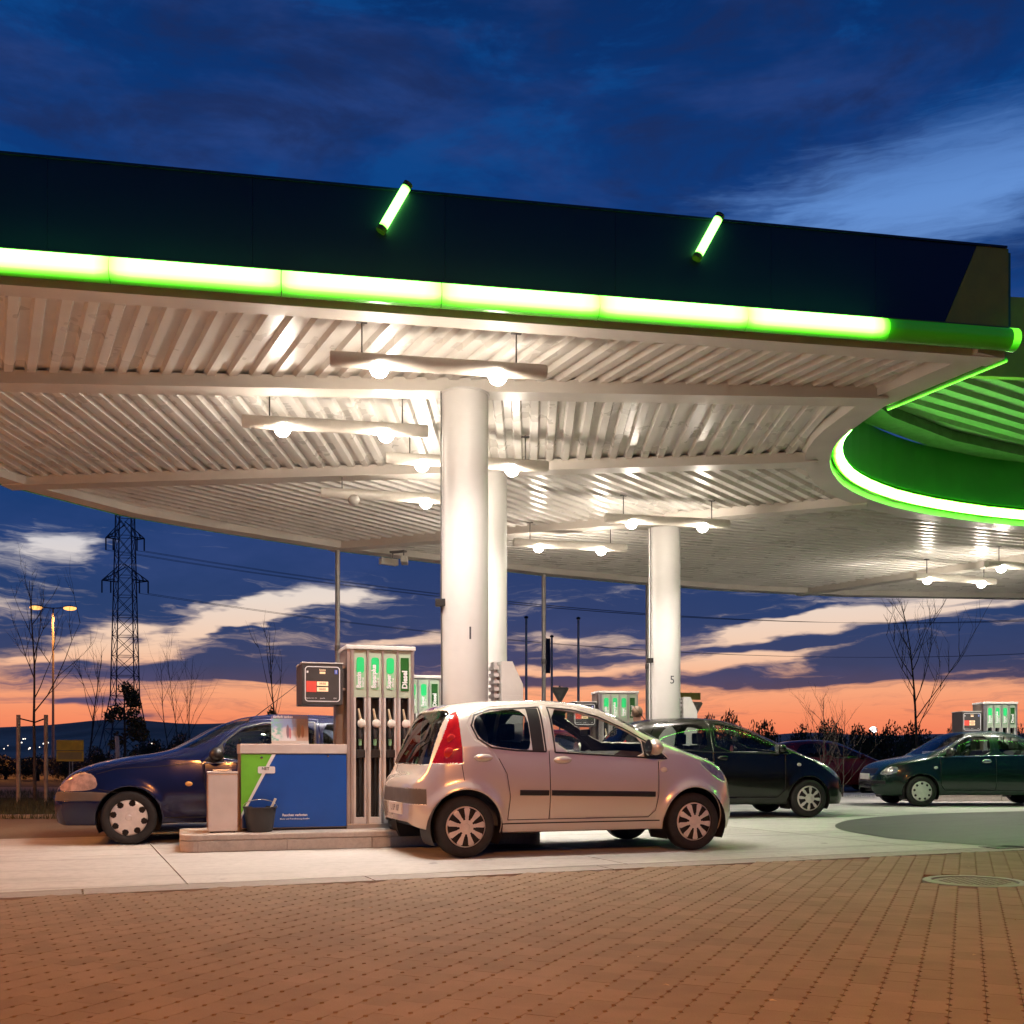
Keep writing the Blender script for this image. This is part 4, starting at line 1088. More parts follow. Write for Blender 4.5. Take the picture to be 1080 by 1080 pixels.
def make_car(sp):
    """sp: profile tables with x from the rear bumper forward; returns an Empty at the car's base"""
    L = sp['L']; T, Z0, WW, G, P, TU = [Pchip(sp[k]) for k in ('top', 'bottom', 'width', 'house', 'expo', 'tumble')]
    ka, kb = sp.get('ka', .045), sp.get('kb', .10)
    wheels = sp['wheels']; Ra = sp['arch']; fl = sp.get('flare', .02); zc = sp['wr']
    def flare(x, z):
        s = 0
        for wx in wheels:
            r = np.hypot(x - wx, z - zc); s = s + np.where(z < zc + Ra + .2, np.exp(-((r - Ra) / .055) ** 2), 0) * fl
        return s
    def surf_y(x, z):
        x = np.asarray(x, float); z = np.asarray(z, float)
        t, z0, w = T(x), Z0(x), WW(x); zb = t - np.minimum(G(x), (t - z0) * .6); zs = z0 + .5 * (zb - z0)
        lo = np.where(z < zs, 1 - kb * np.clip((zs - z) / np.maximum(zs - z0, .01), 0, 1.3) ** 2, 1 - ka * np.clip((z - zs) / np.maximum(zb - zs, .01), 0, 1) ** 2) * w
        h = np.clip((z - zb) / np.maximum(t - zb, 1e-4), 0, 1); p = P(x)
        up = w * (1 - ka) * (1 - TU(x) * h) * np.maximum(1 - h ** p, 0) ** (1 / p)
        cre = sp.get('crease')
        y = np.where(z <= zb, lo, up) + np.where(z <= zb + .05, flare(x, z), 0) * np.clip(w / .6, 0, 1)
        if cre is not None: y = y + cre(x, z)
        return y
    def hsolve(x, y):
        """height fraction on the upper surface for a lateral distance"""
        w = WW(x) * (1 - ka); p = P(x); tu = TU(x); lo = np.zeros_like(y); hi = np.ones_like(y)
        for _ in range(36):
            m = (lo + hi) / 2; v = w * (1 - tu * m) * np.maximum(1 - m ** p, 0) ** (1 / p); g = v > y
            lo = np.where(g, m, lo); hi = np.where(g, hi, m)
        return (lo + hi) / 2
    N = sp.get('N', 420)
    xd = np.linspace(0, L, 4000); td = T(xd); ds = np.hypot(np.diff(xd), .9 * np.diff(td)) + .6 * np.abs(np.diff(WW(xd)))
    cs = np.concatenate([[0], np.cumsum(ds)]); xs = np.interp(np.linspace(0, cs[-1], N), cs, xd)
    nl, nh, nc = sp.get('rows', (60, 40, 26))
    x = xs[:, None]; t, z0 = T(x), Z0(x); zb = t - np.minimum(G(x), (t - z0) * .6)
    low = z0 + (zb - z0) * np.linspace(0, 1, nl)[None, :]
    hh = np.linspace(0, .84, nh + 1)[1:][None, :]; up = zb + (t - zb) * hh
    X = np.broadcast_to(x, (N, nl + nh)).copy(); Z = np.concatenate([low, up], 1); Y = surf_y(X, Z)
    ytop = Y[:, -1:]; yy = ytop * (1 - np.linspace(0, 1, nc + 1)[1:][None, :]); xc = np.broadcast_to(x, yy.shape).copy()
    hz = hsolve(xc, np.maximum(yy, 1e-6)); hz[:, -1] = 1.0
    X = np.concatenate([X, xc], 1); Y = np.concatenate([Y, yy], 1); Z = np.concatenate([Z, zb + (t - zb) * hz], 1)
    n = X.shape[1]; col = np.arange(n)[None, :] * np.ones((N, 1))
    cell = L / N
    # snap grid to outlines
    arcs = [([(wx + Ra * math.cos(a), zc + Ra * math.sin(a)) for a in np.linspace(-.9, math.pi + .9, 60)], False) for wx in wheels]
    sp_polys = [(nm, chaikin(pl, it) if it else pl, ymin) for (nm, pl, ymin, it) in sp['side']]
    gz = np.maximum(np.gradient(Z, axis=1), np.gradient(X, axis=0)); thr = np.clip(gz * .62, .004, .014)
    X2, Z2, m = snap(X, Z, arcs + [(p, True) for _, p, _ in sp_polys], thr, (col < nl + nh) & (col > 0))
    X, Z = X2, Z2; Y = np.where(m, surf_y(X, Z), Y)
    tops = [(nm, chaikin(pl, 1) if sm else pl) for (nm, pl, sm) in sp.get('topview', [])]
    tl = []
    for nm, pl in tops: tl.append((pl, False))
    if tl:
        X2, Y2, m = snap(X, Y, tl, cell * .7, (col >= nl + nh * .55) & (col < n - 1) & ~m)
        hz = hsolve(X2, np.maximum(Y2, 1e-6)); t2, z02 = T(X2), Z0(X2); zb2 = t2 - np.minimum(G(X2), (t2 - z02) * .6)
        X = np.where(m, X2, X); Y = np.where(m, Y2, Y); Z = np.where(m, zb2 + (t2 - zb2) * hz, Z)
    # full ring: right side (y<0) bottom .. top .. left side bottom
    FX = np.concatenate([X, X[:, -2::-1]], 1); FZ = np.concatenate([Z, Z[:, -2::-1]], 1); FY = np.concatenate([-Y, Y[:, -2::-1]], 1)
    M = FX.shape[1]
    q = lambda A: (A[:-1, :-1] + A[1:, :-1] + A[:-1, 1:] + A[1:, 1:]) / 4
    cx, cy, cz = q(FX), q(FY), q(FZ); ay = np.abs(cy)
    jj = np.minimum(np.arange(M - 1), M - 2 - np.arange(M - 1))[None, :] * np.ones((N - 1, 1))
    cls = np.full(cx.shape, 0); names = ['body']
    def setc(mask, nm):
        if nm not in names: names.append(nm)
        cls[mask] = names.index(nm)
    for nm, pl, ymin in sp_polys:
        mk = inpoly(cx, cz, pl) & (ay > ymin) & (jj < nl + nh + 2)
        setc(mk & (cy < 0), nm + '|R'); setc(mk & (cy > 0), nm + '|L')
    for nm, pl in tops:
        full = list(pl) + [(pl[-1][0], 0), (pl[0][0], 0)] if pl[0][1] == 0 else pl
        setc(inpoly(cx, ay, [(a, b if b > 0 else -.02) for a, b in pl]) & (jj >= nl + nh * .45), nm)
    for nm, fn_ in sp.get('rules', []):
        mk = fn_(cx, ay, cz)
        if nm.endswith('*'):
            setc(mk & (cy < 0), nm[:-1] + '|R'); setc(mk & (cy > 0), nm[:-1] + '|L')
        else: setc(mk, nm)
    for wx in wheels:
        cls[(np.hypot(cx - wx, cz - zc) < Ra) & (ay > .35)] = -1
    endcls = []
    for row in (0, N - 1):
        zz = (Z[row, :-1] + Z[row, 1:]) / 2; e = np.zeros(n - 1, int); xx = np.full(n - 1, xs[row])
        for nm, fn_ in sp.get('rules', []):
            if nm in names: e[fn_(xx, np.full(n - 1, .01), zz)] = names.index(nm)
        endcls.append(e)
    root = empty(sp['name'], (0, 0, 0), 0, sp['label'], 'car')
    verts = np.stack([FX - L / 2, FY, FZ], -1).reshape(-1, 3)
    mats = sp['mats']; parts = {}
    for ci, nm in enumerate(names):
        ii, jv = np.nonzero(cls == ci)
        if len(ii) == 0: continue
        base = nm.split('|')[0]
        F = np.stack([ii * M + jv, (ii + 1) * M + jv, (ii + 1) * M + jv + 1, ii * M + jv + 1], -1)
        caps = []
        for row in (0, N - 1):
            cc = cls[min(row, N - 2), :n - 1]
            js = [j for j in range(n - 1) if endcls[0 if row == 0 else 1][j] == ci]
            if js: F = np.concatenate([F, np.array([[row * M + j, row * M + j + 1, row * M + M - 2 - j, row * M + M - 1 - j] for j in js if j + 1 < M - 2 - j])], 0) if len([j for j in js if j + 1 < M - 2 - j]) else F
        used, inv = np.unique(F, return_inverse=True); F2 = inv.reshape(F.shape)
        vv = verts[used]
        me = bpy.data.meshes.new(base); me.from_pydata([tuple(p) for p in vv], [], [tuple(int(k) for k in f) for f in F2] + caps); me.update()
        bm = bmesh.new(); bm.from_mesh(me)
        bmesh.ops.dissolve_degenerate(bm, dist=1e-5, edges=bm.edges[:])
        bm.to_mesh(me); bm.free()
        me.materials.append(mats.get(base, mats['body'])); me.polygons.foreach_set('use_smooth', [True] * len(me.polygons))
        # make sure faces look outwards
        o = link(bpy.data.objects.new(base, me), root); parts.setdefault(base, []).append(o)
        if base in ('body', 'door', 'bonnet', 'bumper', 'tailgate', 'trim'):
            me.materials.append(M_interior); md = o.modifiers.new('shell', 'SOLIDIFY'); md.thickness = .012; md.offset = -1; md.material_offset = 1; md.material_offset_rim = 0
    # normals: the grid may be inside out; check on the body
    for base, lst in parts.items():
        for o in lst:
            me = o.data; c = np.array([p.center[:] for p in me.polygons]); nn = np.array([p.normal[:] for p in me.polygons])
            ref = c - np.array([0, 0, .7]); ref[:, 0] *= .25
            if np.sum(nn * ref) < 0:
                bm = bmesh.new(); bm.from_mesh(me); bmesh.ops.reverse_faces(bm, faces=bm.faces); bm.to_mesh(me); bm.free()
    # ribbons lying on the side surface
    def ribbon(nm, path, width, rise, m, sides=(-1, 1), closed=False, parent=None):
        for s in sides:
            P_ = [np.array(p) for p in path]; D = []
            for a in range(len(P_) - 1):
                k = max(1, int(np.hypot(*(P_[a + 1] - P_[a])) / .03)); D += [P_[a] + (P_[a + 1] - P_[a]) * i / k for i in range(k)]
            D.append(P_[-1]); D = np.array(D)
            tg = np.gradient(D, axis=0); tg /= np.maximum(np.hypot(tg[:, 0], tg[:, 1]), 1e-9)[:, None]; nn = np.stack([-tg[:, 1], tg[:, 0]], -1)
            v = []; f = []
            for off, r in ((-.5, -.004), (-.5, rise * .7), (-.25, rise), (.25, rise), (.5, rise * .7), (.5, -.004)):
                q_ = D + nn * off * width; y_ = surf_y(q_[:, 0], q_[:, 1]) + r
                v += [(a - L / 2, s * b, c) for (a, c), b in zip(q_, y_)]
            K = len(D)
            for r_ in range(5):
                for i in range(K - 1): f.append((r_ * K + i, r_ * K + i + 1, (r_ + 1) * K + i + 1, (r_ + 1) * K + i))
            f += [tuple(r_ * K for r_ in range(6)), tuple(r_ * K + K - 1 for r_ in range(6))]
            MB().raw(v, f).build(nm, m, parent or root, True, 60)
    for (nm, path, width, rise, m) in sp.get('ribbons', []): ribbon(nm, path, width, rise, m)
    # wheel wells and floor
    wy = sp['track']
    floorb = MB()
    z_f = float(Z0(L / 2)) + .015
    xa, xb = wheels[0] + Ra + .02, wheels[1] - Ra - .02
    floorb.bx(xa - L / 2, xb - L / 2, -wy + .06, wy - .06, z_f, z_f + .05); floorb.bx(.12 - L / 2, L - .16 - L / 2, -.50, .50, z_f + .03, z_f + .12)
    floorb.build('underbody', M_dark, root)
    for wx in wheels:
        for s in (-1, 1):
            A = np.linspace(-.5, math.pi + .5, 26); yo = float(surf_y(wx, zc + Ra + .01)) - .012
            v = [(wx - L / 2 + (Ra + .004) * math.cos(a), s * yy_, zc + (Ra + .004) * math.sin(a)) for yy_ in (yo, .45) for a in A]
            k = len(A); f = [(i, i + 1, k + i + 1, k + i) for i in range(k - 1)] + [tuple(range(k, 2 * k))]
            MB().raw(v, f).build('wheel_well', M_dark, root)
    # wheels
    wt, wh, wd, wc = make_wheel(sp['name'], sp['wr'], sp.get('ww', .165), sp['hub'], sp.get('hubmat', M_hub))
    for wx in wheels:
        for s in (-1, 1):
            o = link(bpy.data.objects.new('wheel', wt), root); o.location = (wx - L / 2, s * (wy - .02), zc); o.rotation_euler = (0, rng.uniform(0, 6), 0) if s < 0 else (0, rng.uniform(0, 6), math.pi)
            for me_, nm in ((wh, 'hubcap'), (wd, 'brake_backing'), (wc, 'hub_centre')): link(bpy.data.objects.new(nm, me_), o)
    # cabin
    c0, c1 = sp['cabin']; belt = sp['belt']; cw = sp['track'] - .05
    b = MB(); b.bx(c0 - L / 2, c1 - L / 2, -cw, -cw + .04, z_f + .05, belt - .05); b.bx(c0 - L / 2, c1 - L / 2, cw - .04, cw, z_f + .05, belt - .05)
    b.bx(c0 - L / 2, c0 + .04 - L / 2, -cw + .04, cw - .04, z_f + .05, belt - .06); b.bx(c1 - .04 - L / 2, c1 - L / 2, -cw + .04, cw - .04, z_f + .05, belt - .08)
    b.build('door_lining', M_interior, root)
    sx = sp['seats']
    for k, x0 in enumerate(sx):
        for s in ((-1, 1)):
            yb = s * .36
            st_ = MB(); st_.box((x0 + .22 - L / 2, yb, z_f + .27), (.48, .44, .16), 0, .05)
            prof_ = [(x0 - .02, z_f + .2), (x0 + .10, z_f + .24), (x0 + .02, belt + .02), (x0 - .03, belt + .09), (x0 - .12, belt + .10), (x0 - .16, belt - .02)]
            st_.prism([(a - L / 2, c) for a, c in prof_], 'y', yb - .23, yb + .23)
            so_ = st_.build('seat', M_interior, root, True, 30)
            MB().box((x0 - .09 - L / 2, yb, belt + .20), (.09, .25, .17), 0, .035).build('headrest', M_interior, so_)
    dx0 = sp['dash']
    MB().prism([(dx0 - L / 2, belt - .35), (dx0 + .55 - L / 2, belt - .25), (dx0 + .55 - L / 2, belt - .02), (dx0 + .12 - L / 2, belt + .005), (dx0 - L / 2, belt - .06)], 'y', -cw + .045, cw - .045).build('dashboard', M_interior2, root)
    swp = (dx0 - .16 - L / 2, .36, belt - .06)
    ring = [(swp[0] - .07 * math.sin(a) * 1.0, swp[1] + .18 * math.cos(a), swp[2] + .165 * math.sin(a)) for a in np.linspace(0, 2 * math.pi, 25)]
    MB().tube(ring, .016, 8, False).tube([swp, (swp[0] + .2, swp[1], swp[2] - .05)], .03, 8).build('steering_wheel', M_black, root, True)
    MB().box((dx0 - .02 - L / 2 + .05, 0, sp['mirror_z'] + .18), (.03, .2, .06), 0, .01).build('rear_view_mirror', M_black, root)
    # door mirrors
    mx, mz = sp['mirror_x'], sp['mirror_z']
    for s in (-1, 1):
        yb = float(surf_y(mx, mz))
        b = MB().ball((mx - L / 2, s * (yb + .11), mz + .02), .1, (.75, 1.0, .78), 16, 10).tube([(mx - L / 2 + .02, s * (yb - .02), mz - .03), (mx - L / 2, s * (yb + .09), mz - .02)], [.04, .03], 8)
        mo = b.build('door_mirror', sp.get('mirror_mat', M_black), root, True)
        MB().lathe([(0, 0), (.078, 0)], 16, (mx - L / 2 - .074, s * (yb + .11), mz + .02), 'x').build('mirror_glass', M_chrome, mo)
    for (hx, hz) in sp.get('handles', []):
        for s in (-1, 1):
            y = float(surf_y(hx, hz)); MB().ball((hx - L / 2, s * (y + .008), hz), .092, (1.0, .34, .40), 16, 8).build('door_handle', sp.get('handle_mat', mats['body']), root, True)
    for (rx, rz_) in sp.get('repeaters', []):
        for s in (-1, 1):
            y = float(surf_y(rx, rz_)); MB().ball((rx - L / 2, s * y, rz_), .035, (1.1, .3, .75), 12, 8).build('side_repeater', sp.get('rep_mat', M_nozw), root, True)
    def plate(xp, zp, tx_, face):
        b = MB().box((xp - L / 2, 0, zp), (.012, .50, .11), 0, .003).build('number_plate', M_plate, root)
        if tx_:
            rot = Matrix.Rotation(math.radians(-90 if face < 0 else 90), 4, 'Z') @ Matrix.Rotation(math.radians(90), 4, 'X')
            text(tx_, .085, M_printk, 'plate_lettering', b, Matrix.Translation((xp - L / 2 + face * .0075, 0, zp)) @ rot, 'CENTER', .0006)
    if 'plate_rear' in sp: plate(sp['plate_rear'][0], sp['plate_rear'][1], sp['plate_rear'][2], -1)
    if 'plate_front' in sp: plate(sp['plate_front'][0], sp['plate_front'][1], sp['plate_front'][2], 1)
    if 'aerial' in sp:
        ax, az_, lx, lz = sp['aerial']; MB().tube([(ax - L / 2, 0, az_), (lx - L / 2, 0, lz)], [.006, .003], 6).build('aerial', M_black, root)
    for (lx, lz, lr) in sp.get('lamp_lenses', []):
        for s in (-1, 1):
            y = float(surf_y(lx, lz)); MB().ball((lx - L / 2, s * (y - .004), lz), lr, (1.0, .20, 1.0), 16, 10).build('lamp_lens', mat('bright_red_lens', (.75, .05, .03), .08, var=0, coat=1.0), root, True)
    if 'wiper' in sp: sp['wiper'](root, L)
    root['_L'] = L
    del root['_L']
    return root, surf_y

def put_car(root, sp, side, wheel, plan, ang):
    """stand the car so that the tyre of wheel (0 rear, 1 front) on side (-1 right, +1 left) touches plan"""
    lx = sp['wheels'][wheel] - sp['L'] / 2; R = Matrix.Rotation(ang, 2); off = R @ Vector((lx, side * (sp['track'] - .02 + .06)))
    root.location = (plan[0] - off.x, plan[1] - off.y, 0); root.rotation_euler = (0, 0, ang)

# --- small silver five-door
P_silver = paint('silver_paint', (0.82, 0.77, 0.69), 0.40, 0.26)
M_plast = mat('grey_bumper_plastic', (0.10, 0.085, 0.075), .6, var=.06)
def silver_wiper(root, L):
    MB().tube([(.115 - L / 2, .02, .87), (.15 - L / 2, -.20, 1.02), (.175 - L / 2, -.42, 1.07)], [.014, .008, .006], 6).build('rear_wiper', M_black, root, True)
fd_door = [(1.275, .335), (2.30, .335), (2.375, .42), (2.40, .70), (2.405, .87), (2.515, .905), (2.30, 1.085), (2.1, 1.215), (1.85, 1.33), (1.6, 1.388), (1.275, 1.41)]
rd_door = [(1.265, .335), (1.265, 1.41), (1.0, 1.40), (.75, 1.375), (.57, 1.31), (.50, 1.21), (.55, 1.08), (.70, .99), (.83, .80), (.875, .55), (.86, .335)]
SILVER = dict(name='silver_hatchback', label='small silver five-door hatchback standing right in front of the fuel island', L=3.43,
    top=[(0, .63), (.015, .68), (.05, .735), (.085, .775), (.115, .83), (.165, .98), (.225, 1.15), (.285, 1.29), (.35, 1.375), (.46, 1.418), (.9, 1.458), (1.35, 1.468), (1.75, 1.44), (2.05, 1.365), (2.35, 1.225), (2.6, 1.09), (2.78, 1.01), (2.95, .965), (3.12, .905), (3.25, .815), (3.34, .70), (3.40, .57), (3.43, .46)],
    bottom=[(0, .315), (.03, .285), (.12, .255), (.5, .23), (.9, .215), (2.4, .215), (3.0, .2), (3.3, .19), (3.40, .23), (3.43, .33)],
    width=[(0, .50), (.02, .58), (.06, .655), (.14, .725), (.28, .772), (.55, .80), (1.0, .805), (2.3, .805), (2.75, .79), (3.0, .755), (3.18, .69), (3.30, .60), (3.38, .49), (3.43, .33)],
    house=[(0, .05), (.1, .09), (.16, .18), (.25, .33), (.36, .40), (.6, .425), (1.3, .485), (1.9, .475), (2.3, .31), (2.55, .17), (2.75, .12), (3.0, .13), (3.3, .12), (3.43, .05)],
    expo=[(0, 3.5), (.3, 4.0), (.6, 5.0), (1.9, 5.0), (2.3, 3.6), (2.6, 2.6), (3.43, 2.4)], tumble=[(0, .03), (.12, .06), (.3, .18), (.6, .24), (2.0, .24), (2.5, .10), (2.8, .02), (3.43, 0)],
    wheels=(.455, 2.795), arch=.338, wr=.281, ww=.16, track=.735, flare=.035, hub=spokes(9, .36, .93, .40, 0, .18),
    side=[('door', fd_door, .3, 0), ('door_rear', rd_door, .3, 0),
          ('window', [(1.345, .965), (1.9, .937), (2.25, .915), (2.25, 1.085), (2.1, 1.175), (1.85, 1.283), (1.6, 1.347), (1.345, 1.372)], .3, 1),
          ('mirror_panel', [(2.258, .915), (2.48, .90), (2.44, .945), (2.258, 1.078)], .3, 0),
          ('window_rear', [(1.10, .975), (.95, .983), (.72, 1.01), (.60, 1.085), (.555, 1.20), (.60, 1.29), (.75, 1.338), (1.10, 1.368)], .3, 2),
          ('pillar_panel', [(1.105, .973), (1.225, .968), (1.225, 1.372), (1.105, 1.368)], .3, 0),
          ('headlight', [(2.86, .87), (3.02, .90), (3.16, .83), (3.27, .70), (3.22, .66), (3.08, .71)], .30, 1)],
    topview=[('windscreen', [(2.66, 0), (2.64, .3), (2.56, .55), (2.47, .655), (2.35, .64), (2.15, .585), (1.98, .53), (1.93, .4), (1.92, 0)], False)],
    rules=[('rear_window', lambda x, y, z: (x < .40) & (z > .845) & (z < 1.345) & (y < .655 - .22 * (z - .845)) & (x < .36)),
           ('rear_light*', lambda x, y, z: (z > .855) & (z < 1.325) & (x < .43) & (x > .165 + .205 * (z - .855) / .45) & (y > .668 - .22 * (z - .845))),
           ('trim', lambda x, y, z: (x < .11) & (z > .485) & (z < .625)),
           ('high_brake_light', lambda x, y, z: (x < .42) & (z > 1.362) & (z < 1.395) & (y < .12))],
    ribbons=[('rub_strip', [(.97, .585), (1.255, .58)], .05, .012, M_black), ('rub_strip', [(1.285, .58), (2.36, .555)], .05, .012, M_black),
             ('door_seam', [(1.27, .335), (1.27, .97)], .007, .0015, M_dark), ('door_seam', [(1.27, .335), (2.30, .335), (2.372, .40), (2.398, .55), (2.405, .87)], .007, .0015, M_dark),
             ('door_seam', [(.86, .335), (1.27, .335)], .007, .0015, M_dark), ('door_seam', [(.86, .335), (.878, .55), (.845, .76), (.77, .90)], .006, .0015, M_dark),
             ('bumper_seam', [(.42, .845), (.44, .70)], .006, .0015, M_dark), ('sill_line', [(.80, .30), (2.42, .30)], .012, .002, M_dark),
             ('window_seal', chaikin([(1.33, .955), (1.9, .927), (2.50, .895), (2.30, 1.07), (2.1, 1.19), (1.85, 1.298), (1.6, 1.362), (1.33, 1.386), (1.33, .955)], 0), .016, .004, M_black),
             ('window_seal', [(1.24, .962), (.95, .972), (.71, .998), (.585, 1.08), (.54, 1.20), (.585, 1.30), (.75, 1.352), (1.24, 1.386), (1.24, .962)], .016, .004, M_black)],
    mats=dict(body=P_silver, door=P_silver, window=M_glassc, window_rear=M_glassd, pillar_panel=M_black, mirror_panel=M_black, headlight=M_lens, windscreen=M_glassc, rear_window=M_glassd, rear_light=M_redlens, trim=M_plast, high_brake_light=M_redlens),
    cabin=(.35, 2.35), belt=.97, seats=(1.35, .62), dash=1.95, mirror_x=2.33, mirror_z=.985, mirror_mat=P_silver, handles=[(1.40, .885), (.62, .905)], repeaters=[(2.46, .79)], rep_mat=M_nozw,
    lamp_lenses=[(.315, .945, .055), (.345, 1.075, .045)], plate_rear=(-.004, .43, 'L UP 107'), wiper=silver_wiper)
SILVER['mats']['door_rear'] = P_silver
car_silver, sy_silver = make_car(SILVER)
put_car(car_silver, SILVER, -1, 0, (-.42, 9.42), math.radians(20))

# --- dark blue three-door
P_blue = paint('dark_blue_paint', (0.007, 0.012, 0.056), 0.1, 0.2)
M_bump = mat('grey_unpainted_bumper', (0.11, 0.095, 0.085), .55, var=.06)
BLUE = dict(name='blue_hatchback', label='dark blue three-door hatchback facing left behind the waste bin', L=3.83,
    top=[(0, .66), (.03, .80), (.07, .95), (.18, 1.10), (.38, 1.29), (.6, 1.36), (1.0, 1.392), (1.45, 1.398), (1.85, 1.365), (2.1, 1.29), (2.45, 1.10), (2.66, 1.0), (2.82, .962), (3.1, .922), (3.37, .865), (3.55, .808), (3.67, .745), (3.75, .665), (3.80, .58), (3.83, .51)],
    bottom=[(0, .36), (.1, .27), (.5, .24), (1, .215), (2.6, .215), (3.2, .20), (3.7, .20), (3.79, .23), (3.83, .33)],
    width=[(0, .52), (.05, .66), (.2, .75), (.6, .80), (1.2, .812), (2.6, .812), (3.1, .79), (3.4, .745), (3.62, .685), (3.75, .60), (3.81, .52), (3.83, .44)],
    house=[(0, .05), (.1, .15), (.3, .36), (.6, .43), (1.4, .50), (1.9, .48), (2.2, .36), (2.5, .19), (2.7, .115), (3.0, .11), (3.5, .10), (3.83, .05)],
    expo=[(0, 3.4), (.6, 5.0), (1.8, 5.0), (2.3, 3.4), (2.7, 2.7), (3.83, 2.6)], tumble=[(0, .05), (.3, .2), (.6, .25), (1.8, .25), (2.4, .12), (2.75, .02), (3.83, 0)],
    wheels=(.63, 3.075), arch=.325, wr=.281, ww=.165, track=.74, flare=.018, hub=holes(8, .83, .175, .95),
    side=[('door', [(1.10, .30), (2.16, .30), (2.26, .40), (2.32, .62), (2.33, .85), (2.36, .88), (2.12, 1.12), (1.93, 1.27), (1.70, 1.325), (1.10, 1.335)], .3, 0),
          ('window', [(1.16, .885), (2.12, .862), (2.12, 1.06), (1.93, 1.215), (1.70, 1.275), (1.16, 1.288)], .3, 1),
          ('mirror_panel', [(2.13, .862), (2.31, .862), (2.13, 1.05)], .3, 0),
          ('window_rear', [(1.06, .89), (.60, .93), (.56, 1.02), (.68, 1.19), (.82, 1.255), (1.06, 1.283)], .3, 1),
          ('headlight', [(3.38, .60), (3.41, .72), (3.54, .765), (3.68, .70), (3.78, .585), (3.72, .555), (3.48, .565)], .26, 1),
          ('trim', [(3.12, .455), (3.12, .53), (3.45, .55), (3.84, .55), (3.84, .455)], .0, 0)],
    topview=[('windscreen', [(2.66, 0), (2.64, .35), (2.56, .57), (2.46, .675), (2.30, .65), (2.05, .59), (1.86, .54), (1.81, .4), (1.80, 0)], False)],
    rules=[('rear_window', lambda x, y, z: (x < .42) & (z > .98) & (z < 1.29) & (y < .56)), ('rear_light*', lambda x, y, z: (x < .2) & (z > .72) & (z < .95) & (y > .56)),
           ('grille', lambda x, y, z: (x > 3.60) & (z > .59) & (z < .69) & (y < .30)), ('grille', lambda x, y, z: (x > 3.6) & (z > .25) & (z < .34) & (y < .52))],
    ribbons=[('door_seam', [(1.10, .30), (2.16, .30), (2.26, .40), (2.32, .62), (2.33, .85)], .007, .0015, M_dark), ('door_seam', [(1.10, .30), (1.10, .89)], .007, .0015, M_dark), ('sill_line', [(1.0, .275), (2.72, .275)], .014, .002, M_dark),
             ('window_seal', [(1.145, .872), (2.34, .85), (2.12, 1.075), (1.93, 1.23), (1.70, 1.29), (1.145, 1.303), (1.145, .872)], .016, .004, M_black),
             ('bonnet_seam', [(2.42, .845), (2.8, .815), (3.2, .79), (3.40, .735)], .007, .0015, M_dark), ('bumper_seam', [(3.12, .53), (3.38, .58)], .007, .0015, M_dark), ('window_trim', [(.56, .915), (1.1, .877), (2.36, .848)], .012, .006, M_chrome)],
    mats=dict(body=P_blue, door=P_blue, window=M_glassc, window_rear=M_glassd, mirror_panel=M_black, headlight=mat('orange_lit_lens', (.85, .58, .38), .12, metal=.35, var=.2, scale=14, coat=1.0), windscreen=M_glassc, rear_window=M_glassd, rear_light=M_redlens, trim=M_bump, grille=M_black),  # headlight base colour carries the orange street lamp light
    cabin=(.45, 2.3), belt=.90, seats=(1.30, .70), dash=1.9, mirror_x=2.20, mirror_z=.915, handles=[(1.24, .80)], repeaters=[(2.48, .63)], rep_mat=M_amber, handle_mat=M_black,
    plate_front=(3.832, .40, ''), aerial=(1.75, 1.38, 1.22, 1.80))
car_blue, _ = make_car(BLUE)
put_car(car_blue, BLUE, 1, 1, ((136 - 540) / FPX * 10.85, 10.85), math.radians(180 + 17))

